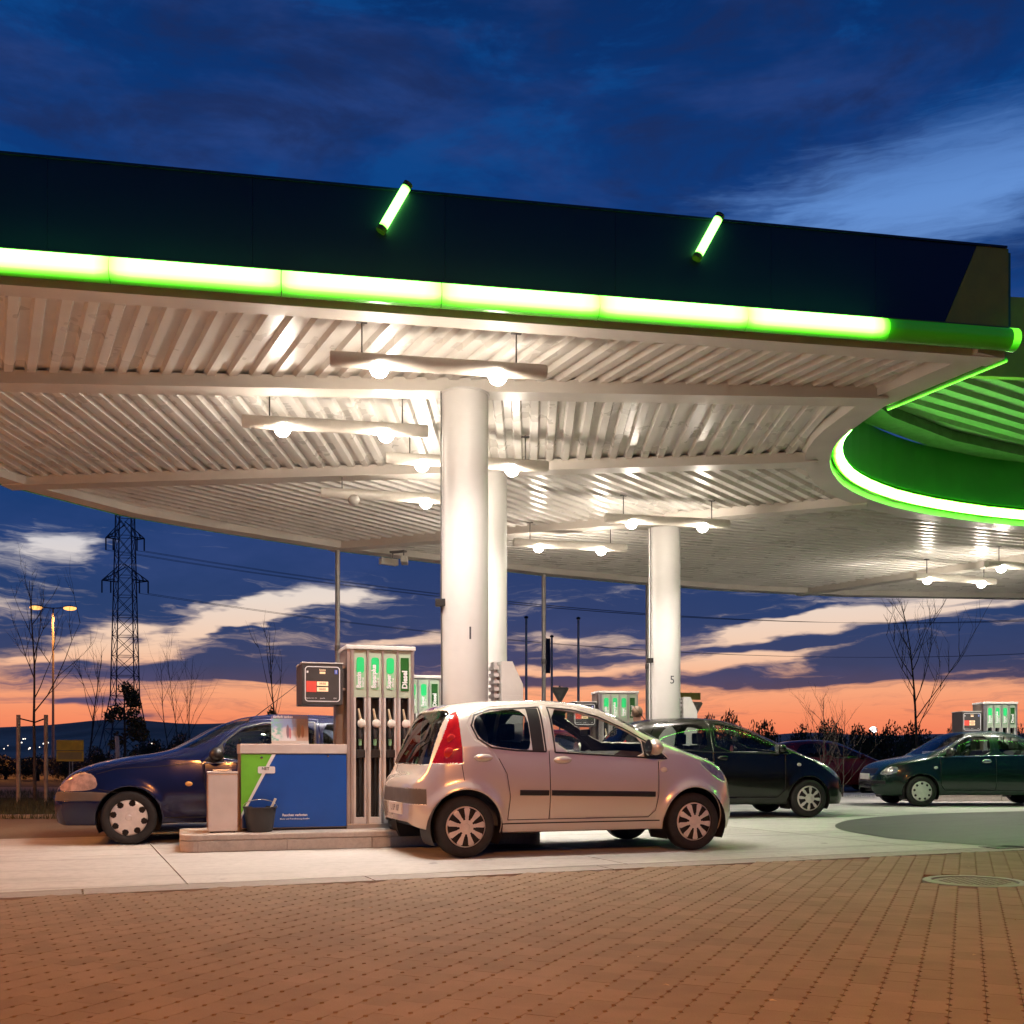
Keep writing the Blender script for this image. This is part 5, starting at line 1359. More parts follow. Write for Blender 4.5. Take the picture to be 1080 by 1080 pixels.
# --- black tall hatchback by column 5
P_black = paint('black_paint', (0.006, 0.0065, 0.004), 0.05, 0.22)
DARK = dict(name='black_hatchback', label='black tall five-door hatchback facing right in front of column 5', L=3.85,
    top=[(0, .66), (.03, .82), (.09, 1.0), (.25, 1.28), (.42, 1.43), (.8, 1.497), (1.3, 1.522), (1.75, 1.50), (2.1, 1.42), (2.5, 1.255), (2.85, 1.085), (3.05, .99), (3.25, .925), (3.45, .845), (3.62, .745), (3.75, .62), (3.82, .52), (3.85, .45)],
    bottom=[(0, .36), (.1, .27), (.5, .24), (1, .20), (2.6, .20), (3.3, .19), (3.7, .19), (3.81, .23), (3.85, .33)],
    width=[(0, .54), (.05, .67), (.2, .77), (.6, .83), (1.2, .84), (2.7, .838), (3.1, .81), (3.4, .75), (3.62, .65), (3.76, .52), (3.82, .42), (3.85, .32)],
    house=[(0, .05), (.1, .15), (.3, .36), (.6, .44), (1.4, .51), (1.9, .49), (2.3, .40), (2.7, .20), (3.0, .11), (3.3, .12), (3.6, .11), (3.85, .05)],
    expo=[(0, 3.4), (.6, 4.6), (2.0, 4.6), (2.5, 3.2), (2.9, 2.6), (3.85, 2.4)], tumble=[(0, .05), (.3, .2), (.6, .25), (1.9, .25), (2.5, .12), (3.0, .02), (3.85, 0)],
    wheels=(.60, 3.08), arch=.335, wr=.288, ww=.17, track=.765, flare=.018, hub=spokes(8, .38, .90, .52, 0, .12),
    side=[('door', [(1.55, .31), (2.58, .31), (2.68, .42), (2.70, .95), (2.80, .975), (2.5, 1.19), (2.15, 1.36), (1.75, 1.45), (1.55, 1.465)], .3, 0),
          ('door_rear', [(1.54, .31), (1.54, 1.465), (1.0, 1.455), (.72, 1.39), (.62, 1.25), (.75, 1.0), (.98, .75), (1.0, .5), (.97, .31)], .3, 0),
          ('window', [(1.61, 1.0), (2.68, .975), (2.45, 1.17), (2.15, 1.31), (1.75, 1.40), (1.61, 1.412)], .3, 1),
          ('window_rear', [(1.48, 1.005), (.86, 1.05), (.74, 1.12), (.72, 1.2), (.86, 1.35), (1.05, 1.405), (1.48, 1.415)], .3, 1),
          ('headlight', [(3.20, .85), (3.32, .88), (3.52, .785), (3.66, .67), (3.70, .60), (3.60, .60), (3.42, .73)], .34, 1)],
    topview=[('windscreen', [(2.98, 0), (2.96, .35), (2.87, .57), (2.78, .685), (2.55, .65), (2.25, .59), (1.98, .55), (1.93, .4), (1.92, 0)], False)],
    rules=[('rear_window', lambda x, y, z: (x < .36) & (z > .98) & (z < 1.36) & (y < .58)), ('rear_light*', lambda x, y, z: (x < .25) & (z > .78) & (z < 1.2) & (y > .62))],
    ribbons=[('door_seam', [(1.545, .31), (1.545, 1.0)], .007, .0015, M_dark), ('door_seam', [(.97, .31), (2.58, .31), (2.68, .42), (2.70, .95)], .007, .0015, M_dark),
             ('window_seal', [(.72, 1.10), (.86, 1.035), (1.55, .988), (2.74, .962)], .018, .004, M_black)],
    mats=dict(body=P_black, door=P_black, door_rear=P_black, window=M_glassc, window_rear=M_glassd, headlight=M_lens, windscreen=M_glassc, rear_window=M_glassd, rear_light=M_redlens),
    cabin=(.45, 2.65), belt=1.0, seats=(1.55, .85), dash=2.2, mirror_x=2.60, mirror_z=1.02, mirror_mat=P_black, handles=[(1.70, .90), (.92, .95)], repeaters=[(2.92, .80)], rep_mat=M_nozw, N=320, rows=(48, 34, 22), aerial=(.75, 1.49, .55, 1.72))
car_dark, _ = make_car(DARK)
put_car(car_dark, DARK, -1, 1, ((853 - 540) / FPX * 15.85, 15.85), math.radians(10))

# --- dark green saloon at the right edge
P_green = paint('dark_green_paint', (0.006, 0.024, 0.016), 0.2, 0.25)
GREEN = dict(name='green_saloon', label='dark green saloon facing left at the right edge of the picture', L=4.14,
    top=[(0, .66), (.02, .80), (.05, .92), (.12, .985), (.6, 1.02), (.82, 1.06), (1.15, 1.235), (1.45, 1.355), (1.9, 1.412), (2.3, 1.402), (2.55, 1.35), (2.8, 1.215), (3.05, 1.045), (3.2, .955), (3.35, .925), (3.65, .87), (3.88, .80), (4.02, .70), (4.10, .58), (4.13, .51), (4.14, .46)],
    bottom=[(0, .36), (.1, .27), (.5, .24), (1, .21), (2.8, .21), (3.4, .20), (4.0, .20), (4.1, .24), (4.14, .33)],
    width=[(0, .55), (.05, .67), (.2, .76), (.7, .81), (1.4, .82), (2.9, .818), (3.4, .795), (3.75, .74), (3.95, .65), (4.07, .53), (4.12, .43), (4.14, .36)],
    house=[(0, .05), (.1, .10), (.6, .12), (.85, .18), (1.2, .34), (1.5, .43), (2.0, .475), (2.4, .46), (2.7, .33), (3.0, .16), (3.2, .10), (3.5, .10), (4.14, .05)],
    expo=[(0, 3), (1, 3.2), (1.5, 4.6), (2.4, 4.6), (2.8, 3.2), (3.2, 2.8), (4.14, 2.6)], tumble=[(0, 0), (.7, .03), (1.4, .24), (2.4, .24), (2.9, .12), (3.25, .02), (4.14, 0)],
    wheels=(.82, 3.36), arch=.325, wr=.283, ww=.17, track=.745, flare=.015, hub=holes(9, .76, .115, 1.0),
    side=[('door', [(1.99, .30), (2.92, .30), (3.0, .40), (3.02, .90), (3.06, .94), (2.78, 1.14), (2.55, 1.29), (2.35, 1.345), (1.99, 1.36)], .3, 0),
          ('door_rear', [(1.98, .30), (1.98, 1.36), (1.6, 1.34), (1.3, 1.23), (1.12, 1.0), (1.14, .6), (1.22, .30)], .3, 0),
          ('window', [(2.06, .945), (2.80, .932), (2.80, 1.06), (2.55, 1.24), (2.35, 1.30), (2.06, 1.31)], .3, 1),
          ('window_rear', [(1.90, .95), (1.24, .965), (1.22, 1.03), (1.42, 1.22), (1.6, 1.29), (1.90, 1.31)], .3, 1),
          ('headlight', [(3.76, .64), (3.77, .735), (3.88, .745), (4.0, .68), (4.05, .60), (3.92, .585)], .30, 1)],
    topview=[('windscreen', [(3.16, 0), (3.14, .35), (3.06, .57), (2.95, .675), (2.8, .65), (2.6, .59), (2.46, .54), (2.42, .4), (2.41, 0)], False),
             ('rear_window', [(.92, 0), (.94, .4), (1.0, .58), (1.2, .56), (1.38, .52), (1.42, .4), (1.43, 0)], False)],
    rules=[('rear_light*', lambda x, y, z: (x < .14) & (z > .70) & (z < .92) & (y > .48)), ('grille', lambda x, y, z: (x > 3.9) & (z > .60) & (z < .70) & (y < .38)), ('bumper_trim', lambda x, y, z: (x > 3.98) & (z > .42) & (z < .47))],
    ribbons=[('door_seam', [(1.985, .30), (1.985, .95)], .007, .0015, M_dark), ('door_seam', [(1.22, .30), (2.92, .30), (3.0, .40), (3.02, .90)], .007, .0015, M_dark),
             ('window_seal', [(1.2, .955), (1.98, .94), (3.06, .918)], .016, .005, M_chrome)],
    mats=dict(body=P_green, door=P_green, door_rear=P_green, window=M_glassc, window_rear=M_glassd, headlight=M_lens, windscreen=M_glassc, rear_window=M_glassd, rear_light=M_redlens, grille=M_black, bumper_trim=M_black),
    cabin=(1.0, 2.95), belt=.95, seats=(1.95, 1.2), dash=2.55, mirror_x=2.86, mirror_z=.985, handles=[(2.16, .84), (1.35, .86)], handle_mat=M_chrome, repeaters=[(3.10, .72)], rep_mat=M_nozw, plate_front=(4.146, .55, ''), N=320, rows=(48, 34, 22))
car_green, _ = make_car(GREEN)
put_car(car_green, GREEN, 1, 1, ((972 - 540) / FPX * 19.3, 19.3), math.radians(180))

# --- further cars seen in part
def recolour(root, old, new):
    for o in bpy.data.objects:
        if o.parent == root and o.type == 'MESH' and o.data.materials and o.data.materials[0] == old:
            o.data = o.data.copy(); o.data.materials[0] = new
c = copy_tree(car_blue); c["label"] = 'dark blue car whose windscreen shows behind the blue three-door hatchback'; c.name = 'parked_car'
recolour(c, P_blue, paint('navy_paint', (.008, .014, .04)))
for o in [o for o in bpy.data.objects if o.parent == c and o.name.startswith('aerial')]: bpy.data.objects.remove(o)
c.location = (-3.70, 13.6, 0); c.rotation_euler = (0, 0, math.radians(180 + 16))
c = copy_tree(car_dark); c.name = 'pale_hatchback'; c["label"] = 'pale silver hatchback on the road behind the green saloon bonnet'
recolour(c, P_black, P_silver); c.location = (11.9, 27.3, -.09); c.rotation_euler = (0, 0, math.radians(178))
c = copy_tree(car_silver); c.name = 'red_hatchback'; c["label"] = 'dark red hatchback standing beyond the silver car, seen through its windows'
P_red = paint('red_paint', (.20, .012, .016)); recolour(c, P_silver, P_red); c.location = (1.1, 21.0, 0); c.rotation_euler = (0, 0, math.radians(8))

c = copy_tree(car_dark); c.name = 'dark_red_hatchback'; c["label"] = 'dark red hatchback on the far road beyond the black hatchback and the bare shrub'
recolour(c, P_black, paint('deep_red_paint', (.14, .008, .018))); c.location = (9.5, 31.2, -.09); c.rotation_euler = (0, 0, math.radians(1))
# ------------------------------------------------------------------ street lamps
M_sodium = mat('sodium_lamp_glass', (.9, .6, .3), .4, var=0, emit=(1.0, 0.45, 0.12), estr=2.0)
def street_lamp(x, y, h, label, watts, rz=0.0, spread=0.62):
    root = empty('street_lamp', (x, y, -.1), rz, label, 'street lamp', 'sodium street lamps')
    MB().tube([(0, 0, 0), (0, 0, 1.2), (0, 0, h)], [.09, .075, .045], 12).build('pole', M_grey, root, True)
    MB().tube([(-spread, 0, h + .02), (0, 0, h - .03), (spread, 0, h + .02)], .03, 8).build('cross_arm', M_grey, root, True)
    for s in (-1, 1):
        hd = MB().ball((s * (spread + .25), 0, h + .05), .34, (1.0, .5, .30), 16, 8).build('lamp_head', M_grey, root, True)
        MB().ball((s * (spread + .27), 0, h - .01), .36, (1.0, .6, .36), 16, 8).build('lamp_glass', M_sodium, hd, True)
        ld = bpy.data.lights.new('sodium_light', 'SPOT'); ld.energy = watts; ld.color = (1.0, 0.34, 0.07); ld.shadow_soft_size = .2
        ld.spot_size = math.radians(165); ld.spot_blend = .6
        lo = link(bpy.data.objects.new('sodium_light', ld), root); lo.location = (s * (spread + .27), 0, h - .20)
    return root
lp = at(56, 641, 58.0)
street_lamp(lp.x, lp.y, lp.z + .1, 'tall double-headed orange street lamp at far left', 5200, 0.15)
street_lamp(-15.0, 8.5, 8.0, 'double-headed street lamp standing left of the picture by the road', 4400, 0.5)
street_lamp(2.5, -4.2, 8.0, 'double-headed street lamp standing behind the camera', 4000, -0.4)

# ------------------------------------------------------------------ pylon
def pylon():
    D = 220.0; s = FPX / D; X0 = (132 - 540) / s
    root = empty('power_pylon', (X0, D, -.1), 0.12, 'tall lattice power pylon on the left against the sunset', 'pylon')
    def hw(z):   # half width of the body
        return float(np.interp(z, [0, 14, 52, 70], [4.6, 2.4, 1.55, .9]))
    zs = [0, 7, 14] + [14 + 4.2 * k for k in range(1, 11)] + [60, 64, 68]
    for (sx, sy) in ((-1, -1), (1, -1), (1, 1), (-1, 1)):
        MB().tube([(sx * hw(z), sy * hw(z), z) for z in zs], .13, 4).build('leg', M_pyl, root)
    b = MB()
    for i in range(len(zs) - 1):
        a, c = zs[i], zs[i + 1]
        for (p, q) in (((-1, -1), (1, -1)), ((1, -1), (1, 1)), ((1, 1), (-1, 1)), ((-1, 1), (-1, -1))):
            P = lambda t, z: (t[0] * hw(z), t[1] * hw(z), z)
            b.tube([P(p, a), P(q, c)], .07, 3, False); b.tube([P(q, a), P(p, c)], .07, 3, False); b.tube([P(p, c), P(q, c)], .07, 3, False)
    b.build('bracing', M_pyl, root)
    tips = []
    for (py, half) in ((612, 4.7), (567, 3.9)):
        z = EYE + (HOR - py) / s
        b = MB(); w = hw(z)
        for sx in (-1, 1):
            tip = (sx * half, 0, z)
            for sy in (-1, 1):
                b.tube([(sx * w * .2, sy * w, z + 3.2), tip], .12, 3, False); b.tube([(sx * w, sy * w, z), tip], .14, 3, False)
                for k in (.35, .68):
                    lo = Vector((sx * w, sy * w, z)).lerp(Vector(tip), k); up = Vector((sx * w * .2, sy * w, z + 3.2)).lerp(Vector(tip), k); b.tube([lo, up], .08, 3, False)
            b.tube([(sx * w, -w, z), (sx * half, 0, z), (sx * w, w, z)], .1, 3, False)
        b.build('cross_arm', M_pyl, root)
        for sx in (-1, 1):
            for k in (1.0, .62):
                MB().tube([(sx * half * k, 0, z), (sx * half * k, 0, z - 2.6)], .16, 5).build('insulator', M_pyl, root); tips.append((sx * half * k, 0, z - 2.6))
    return root, tips
M_pyl = mat('pylon_steel', (0.10, 0.11, 0.13), .6, metal=.4, var=.1, scale=.2)
pyl, tips = pylon()
wroot = empty('power_line', (pyl.location.x, 220, -.1), .12, 'thin power cables running right from the lattice pylon', 'power line')
for t in tips[2:]:
    pts = []
    for k in range(25):
        u = k / 24; pts.append((t[0] + 330 * u, t[1] + 60 * u, t[2] - 26 * 4 * u * (1 - u) * .45 + 6 * u))
    MB().tube(pts, .045, 3, False).build('cable', M_pyl, wroot)

# ------------------------------------------------------------------ hills and far lights
def hills():
    b = MB(); r2 = random.Random(11); D = 2600.0; n = 160; v = []; f = []
    ph = [r2.uniform(0, 6) for _ in range(6)]
    for i in range(n + 1):
        px = -900 + i * 3000 / n
        top = 766 + 7 * math.sin(px / 150 + ph[0]) + 4 * math.sin(px / 61 + ph[1]) + 1.5 * math.sin(px / 23 + ph[2]) + (0 if px < 380 else 6)
        h = EYE + (HOR - top) / FPX * D
        x = (px - 540) / FPX * D
        for (dd, hh) in ((-900, -2), (-350, h * .55), (0, h), (500, h * .7), (1200, -2)):
            k = (D + dd) / D; v.append((x * k, D + dd, hh * (1 if dd <= 0 else 1)))
    for i in range(n):
        for k in range(4): f.append((i * 5 + k, (i + 1) * 5 + k, (i + 1) * 5 + k + 1, i * 5 + k + 1))
    o = b.raw(v, f).build('hills', mat('hill_haze_tint', (0.85, 0.42, 0.24), .95, var=.2, scale=.004), None, True, None)  # pale warm base colour stands in for distance haze
    tag(o, 'low violet hills along the horizon', kind='structure')
hills()
M_far = mat('far_lamp', (.9, .8, .7), .4, var=0, emit=(1.0, .85, .70), estr=3.0)
b = MB(); r3 = random.Random(3)
for k in range(16):
    px = r3.choice([r3.uniform(0, 55), r3.uniform(0, 55), r3.uniform(60, 330)]); py = r3.uniform(779, 790)
    p = at(px, py, 900); b.ball(p, r3.uniform(.35, .75), (1, 1, 1), 6, 4)
o = b.build('town_lights', M_far); tag(o, 'tiny lights of a distant town below the hills', 'lights', kind='stuff')

# ------------------------------------------------------------------ vegetation
def bare_tree(x, y, h, label, seed, spread=0.32, lean=0.0, trunk=.05, levels=4, group='bare trees', start=.3, name='bare_tree', nb=9, bark=None, z0=-.14):
    r = random.Random(seed); tb = MB(); cb = MB()
    pts = [Vector((0, 0, 0))]; d = Vector((lean, 0, 1)).normalized()
    for k in range(8):
        d = (d + Vector((r.uniform(-.06, .06), r.uniform(-.06, .06), .05))).normalized(); pts.append(pts[-1] + d * (h / 8))
    tb.tube(pts, [trunk * (1 - .85 * k / 8) for k in range(9)], 7)
    def branch(p, d, L, rad, lev):
        n = 5; q = [p]
        for k in range(n):
            d = (d + Vector((r.uniform(-.16, .16), r.uniform(-.16, .16), r.uniform(.0, .16)))).normalized(); q.append(q[-1] + d * (L / n))
        cb.tube(q, [rad * (1 - .75 * k / n) for k in range(n + 1)], 4 if lev > 1 else 3, False)
        if lev > 1:
            for k in range(r.randint(3, 5)):
                i = r.randint(1, n); a = r.uniform(0, 6.28); side = Vector((math.cos(a), math.sin(a), r.uniform(.2, .7)))
                branch(q[i], (d * 1.0 + side * .75).normalized(), L * r.uniform(.35, .6), rad * .55, lev - 1)
    for k in range(nb):
        f = start + (1 - start) * (k + r.random() * .6) / nb * .92; i = min(7, int(f * 8)); p = pts[i].lerp(pts[i + 1], f * 8 - i)
        a = r.uniform(0, 6.28); side = Vector((math.cos(a) * spread * 2.4, math.sin(a) * spread * 2.4, 1.0)).normalized()
        branch(p, side, h * (.55 - .38 * f) * r.uniform(.8, 1.2), trunk * (.5 - .3 * f), levels - 1)
    root = empty(name, (x, y, z0), 0, label, 'tree', group)
    tb.build('trunk', bark or M_bark, root, True); cb.build('crown', bark or M_bark, root)
    return root, pts
def leafy(root, clumps, count, size, seed, m, name='crown'):
    r = random.Random(seed); v = []; f = []
    for k in range(count):
        c, rad = r.choice(clumps); a = Vector((r.gauss(0, 1), r.gauss(0, 1), r.gauss(0, 1))); a = a.normalized() * (r.random() ** .45)
        p = Vector(c) + Vector((a.x * rad[0], a.y * rad[1], a.z * rad[2]))
        t = Vector((r.gauss(0, 1), r.gauss(0, 1), r.gauss(0, 1))).normalized(); u = t.cross(Vector((r.gauss(0, 1), r.gauss(0, 1), r.gauss(0, 1)))).normalized(); s = size * r.uniform(.6, 1.3)
        i = len(v); v += [p - t * s, p + u * s * .45, p + t * s, p - u * s * .45]; f.append((i, i + 1, i + 2, i + 3))
    o = MB().raw(v, f).build(name, m, root, fixn=False); return o
def px_x(px, d): return (px - 540) / FPX * d
tz = lambda py, d: EYE + (HOR - py) / FPX * d + .14
# staked young tree at far left
d = 24.0; x = px_x(37, d)
bare_tree(x, d, tz(612, d), 'young bare tree tied between two wooden stakes at far left', 21, .28, .01, .042, 4, start=.40, nb=9)
st_root = empty('tree_stake', (x, d, -.14), 0, 'pair of pale wooden tree stakes joined by a strap', 'stake')
M_wood = mat('stake_wood', (.34, .27, .20), .8, var=.15, scale=6)
for px in (20.5, 49.5):
    xx = px_x(px, d) - x
    MB().tube([(xx, -.05, -.2), (xx, -.05, tz(754, d))], .045, 10).build('stake', M_wood, st_root, True)
MB().tube([(px_x(20.5, d) - x, -.05, 1.95), (0, .0, 1.86), (px_x(49.5, d) - x, -.05, 1.95)], .018, 6).build('strap', M_black, st_root)
bare_tree(px_x(92, 38), 38, tz(688, 38), 'slim bare sapling right of the orange street lamp', 5, .2, .02, .045, 3, nb=8)
for k, (px, py, ln) in enumerate(((182, 692, -.08), (190, 688, .03), (198, 694, .10))):
    lab = ('leftmost stem of the bare orange-lit shrubs above the blue car', 'middle stem of the bare orange-lit shrubs above the blue car', 'rightmost stem of the bare orange-lit shrubs above the blue car')[k]
    bare_tree(px_x(px, 37 + k), 37 + k, tz(py, 37 + k), lab, 30 + k, .22, ln, .026, 3, nb=7, start=.25)
t_, pts = bare_tree(px_x(291, 33), 33, tz(668, 33), 'tall thin sapling with leaves at its foot left of the price display', 44, .12, .0, .04, 3, nb=6, start=.35)
leafy(t_, [((px_x(284, 33) - px_x(291, 33), 0, 1.6), (.30, .3, .75)), ((.35, .1, 1.45), (.3, .3, .6)), ((0, 0, 1.1), (.6, .5, .7)), ((-.1, 0, 2.2), (.16, .2, .5))], 700, .085, 8, M_leaf2, 'foliage')
# leafy young tree in front of the pylon
root = empty('leafy_tree', (px_x(131, 34), 34, -.14), 0, 'bushy young tree with dark autumn leaves in front of the pylon', 'tree')
MB().tube([(0, 0, 0), (.03, 0, 1.2), (0, 0, 3.2)], [.06, .045, .015], 7).build('trunk', M_bark, root, True)
r4 = random.Random(9); cl = []
for k in range(26):
    z = r4.uniform(.3, 3.3); w = (1.15 if z < 1.6 else 1.15 * (3.7 - z) / 2.1) ; a = r4.uniform(0, 6.28); q = r4.uniform(.2, 1) * w
    cl.append(((math.cos(a) * q, math.sin(a) * q, z), (.26, .26, .24)))
leafy(root, cl, 2600, .075, 10, M_leaf2)
# bare shrub beyond the black hatchback, sapling behind the green saloon
bare_tree(px_x(868, 23.5), 23.5, tz(735, 23.5), 'bare thin-twigged shrub between the black hatchback and the green saloon', 61, .42, .0, .022, 4, nb=13, start=.08)
bare_tree(px_x(888, 24.2), 24.2, tz(752, 24.2), 'second bare shrub nearest to the green saloon headlight', 64, .40, .1, .018, 3, nb=11, start=.08)
bare_tree(px_x(966, 31), 31, tz(632, 31), 'bare sapling with spread branches above the green saloon', 77, .26, .0, .05, 4, nb=12, start=.30)
# dark bushes along the back
def bush_mesh(seed, m):
    r = random.Random(seed); cl = []
    for k in range(16):
        a = r.uniform(0, 6.28); q = r.uniform(0, .95); z = r.uniform(.25, .85)
        cl.append(((math.cos(a) * q, math.sin(a) * q, z), (.34, .34, .26)))
    tmp = empty('tmp'); o = leafy(tmp, cl, 3200, .045, seed, m); me = o.data
    bpy.data.objects.remove(o); bpy.data.objects.remove(tmp); return me
BM = [bush_mesh(100 + k, (M_leaf, M_leaf2, M_leaf)[k]) for k in range(3)]
stem = MB().tube([(0, 0, -.05), (.02, 0, .4), (.1, .05, .7)], [.06, .04, .02], 6).tube([(0, 0, 0), (-.2, .1, .6)], [.04, .015], 5).tube([(0, 0, 0), (.2, -.2, .55)], [.04, .015], 5).mesh('stems', M_bark)
r5 = random.Random(17)
def bush(px, d, top, halfpx, label, group):
    root = empty('bush', (px_x(px, d), d, -.16), r5.uniform(0, 6), label, 'bush', group)
    h = tz(top, d) + .02; w = halfpx * d / FPX
    for me, nm in ((r5.choice(BM), 'crown'), (stem, 'stems')):
        o = link(bpy.data.objects.new(nm, me), root); o.scale = (w * 1.15, w * 1.15, h * .92)
ORD = ('first', 'second', 'third', 'fourth', 'fifth', 'sixth', 'seventh', 'eighth', 'ninth', 'tenth', 'eleventh', 'twelfth', 'thirteenth', 'fourteenth')
for k, (px, top, hp) in enumerate(sorted(((748, 752, 22), (775, 748, 24), (806, 758, 26), (838, 762, 26), (872, 757, 24), (905, 763, 26), (936, 752, 24), (966, 760, 24), (1000, 763, 26), (1012, 748, 14), (1040, 760, 24), (1072, 756, 22), (725, 757, 18), (700, 760, 20)))):
    bush(px, r5.uniform(40, 46), top, hp, 'dark leafy bush in the right hedge row, %s from the left' % ORD[k], 'bushes behind the station on the right')
for k, (px, top, hp) in enumerate(((6, 795, 26), (40, 792, 26), (70, 797, 24), (104, 786, 22), (160, 778, 26), (186, 772, 24), (215, 775, 24), (245, 778, 26), (280, 776, 22), (320, 778, 26))):
    bush(px, r5.uniform(44, 52), top, hp, 'low dark bush at the left field edge, %s from the left' % ORD[k], 'bushes beyond the verge on the left')
# rough grass on the verges
def blades(name, count, region, seed, label, hmax):
    r = random.Random(seed); v = []; f = []
    for k in range(count):
        x, y = region(r); h = hmax * r.uniform(.4, 1.0); a = r.uniform(0, 6.28); w = .012; l = r.uniform(-.08, .08)
        i = len(v); v += [(x - w * math.cos(a), y - w * math.sin(a), -.16), (x + w * math.cos(a), y + w * math.sin(a), -.16), (x + l, y + r.uniform(-.06, .06), -.16 + h)]; f.append((i, i + 1, i + 2))
    o = MB().raw(v, f).build(name, M_leaf, None, fixn=False); tag(o, label, 'grass', kind='stuff')
def verge_left(r):
    y = 16.6 + (r.random() ** 1.6) * 14; return r.uniform(-.56 * y - 1, -.30 * y), y + .16 * 0
blades('verge_grass', 14000, lambda r: (lambda x, y: (x, y + .162 * (x + 60) * .0))(*verge_left(r)), 4, 'rough dark grass on the verge at the left', .24)
blades('verge_grass', 5000, lambda r: (r.uniform(5, 22), r.uniform(30.3, 31.8) - 6.6), 14, 'rough dark grass along the far road at the right', .22)
kb = MB().prism([(-60, 16.22), (-2.1, 16.92), (-2.1, 17.08), (-60, 16.38)], 'z', -.16, -.02).build('verge_kerb', M_gutter); tag(kb, 'low stone kerb along the verge', kind='structure')

# ------------------------------------------------------------------ signs, poles
d = 30.0; x = px_x(74, d)
root = empty('road_sign', (x, d, -.14), .1, 'small yellow board sign on a post at the left verge', 'sign')
zb_, zt_ = tz(803, d), tz(780.5, d)
MB().bx(-.38, .38, -.02, .0, zb_, zt_, .006).build('board', mat('yellow_board', (.62, .42, .03), .5, var=.08), root)
MB().bx(-.33, .33, -.026, -.0205, zb_ + .06, zb_ + .26).build('lower_panel', mat('board_panel', (.36, .28, .08), .5, var=.05), root)
for s in (-.02, .06): MB().tube([(s, .02, 0), (s, .02, zb_ + .4)], .02, 8).build('post', M_grey, root, True)
MB().bx(-.38, .38, -.024, -.0205, zb_ + .30, zb_ + .315).build('divider', M_printk, root)
d = 31.0
root = empty('marker_post', (px_x(126, d), d, -.14), 0, 'pale leaning marker post in front of the leafy young tree', 'post')
MB().prism([(-.06, 0), (.06, 0), (-.02, tz(777, d)), (-.13, tz(776, d))], 'y', -.03, .03).build('post', mat('pale_post', (.5, .46, .40), .6), root)
MB().bx(-.06, .04, -.034, -.031, .9, 1.05).build('band', M_black, root)
for (px, top, d, lab) in ((555, 652, 40, 'leftmost of the three thin flagpoles between the columns'), (610, 653, 40, 'rightmost of the three thin flagpoles between the columns'), (582, 672, 43, 'shortest of the three thin flagpoles, in the middle')):
    root = empty('flagpole', (px_x(px, d), d, -.14), 0, lab, 'flagpole', 'flagpoles')
    h = tz(top, d)
    MB().tube([(0, 0, 0), (0, 0, h)], [.06, .045], 10).build('pole', mat('galvanised', (.45, .43, .4)), root, True)
    MB().lathe([(0, h + .1), (.08, h + .06), (.08, h), (0, h - .02)], 10).build('finial', M_black, root, True)
    if px == 582:
        b = MB(); v = []; f = []
        for i in range(13):
            for k in range(5): v.append((-.06 - .055 * k, .05 * math.sin(i * .7 + k * 1.4), h - .05 - i * .12))
        for i in range(12):
            for k in range(4): f.append((i * 5 + k, i * 5 + k + 1, i * 5 + 6 + k, i * 5 + 5 + k))
        b.raw(v, f).build('flag', mat('dark_flag', (.06, .05, .06), .8), root, True, None)
M_signback = mat('sign_back', (.30, .24, .18), .45, metal=.4, var=.06)
def yield_sign(px, py, wpx, d, label, plate=False):
    root = empty('yield_sign', (px_x(px, d), d, -.14), .15, label, 'sign', 'give way signs seen from behind')
    w = wpx * d / FPX; zc_ = tz(py, d); h = w * .86
    MB().prism([(-w / 2 + .04, zc_ + h / 2), (w / 2 - .04, zc_ + h / 2), (w / 2, zc_ + h / 2 - .05), (.04, zc_ - h / 2), (-.04, zc_ - h / 2), (-w / 2, zc_ + h / 2 - .05)], 'y', -.012, .0).build('triangle', M_signback, root)
    MB().prism([(-w * .3, zc_ + h * .36), (w * .3, zc_ + h * .36), (0, zc_ - h * .26)], 'y', -.0165, -.0125).build('back_panel', mat('sign_inner', (.42, .34, .25), .5, metal=.3), root)
    MB().tube([(0, .03, 0), (0, .03, zc_ + h / 2 + (.28 if plate else .05))], .03, 10).build('post', M_grey, root, True)
    if plate: MB().bx(-.42, .28, -.03, -.005, zc_ + h / 2 + .06, zc_ + h / 2 + .27, .005).build('name_plate', mat('olive_plate', (.40, .30, .03), .5, var=.06), root)
yield_sign(590.5, 733, 19, 34, 'back of a give way triangle between the columns')
yield_sign(729, 751, 25, 31, 'back of a give way triangle with yellow plate right of column 5', True)
# one far lamp above the bushes
p = at(921, 769, 70)
root = empty('path_lamp', (p.x, p.y, -.14), 0, 'single small white lamp shining among the far bushes', 'lamp')
MB().tube([(0, 0, 0), (0, 0, p.z - .05)], .05, 8).build('pole', M_grey, root, True); MB().ball((0, 0, p.z + .1), .26, (1, 1, .8), 12, 8).build('globe', mat('far_white_lamp', (.9, .9, .9), .4, var=0, emit=(1, .85, .85), estr=4.0), root, True)

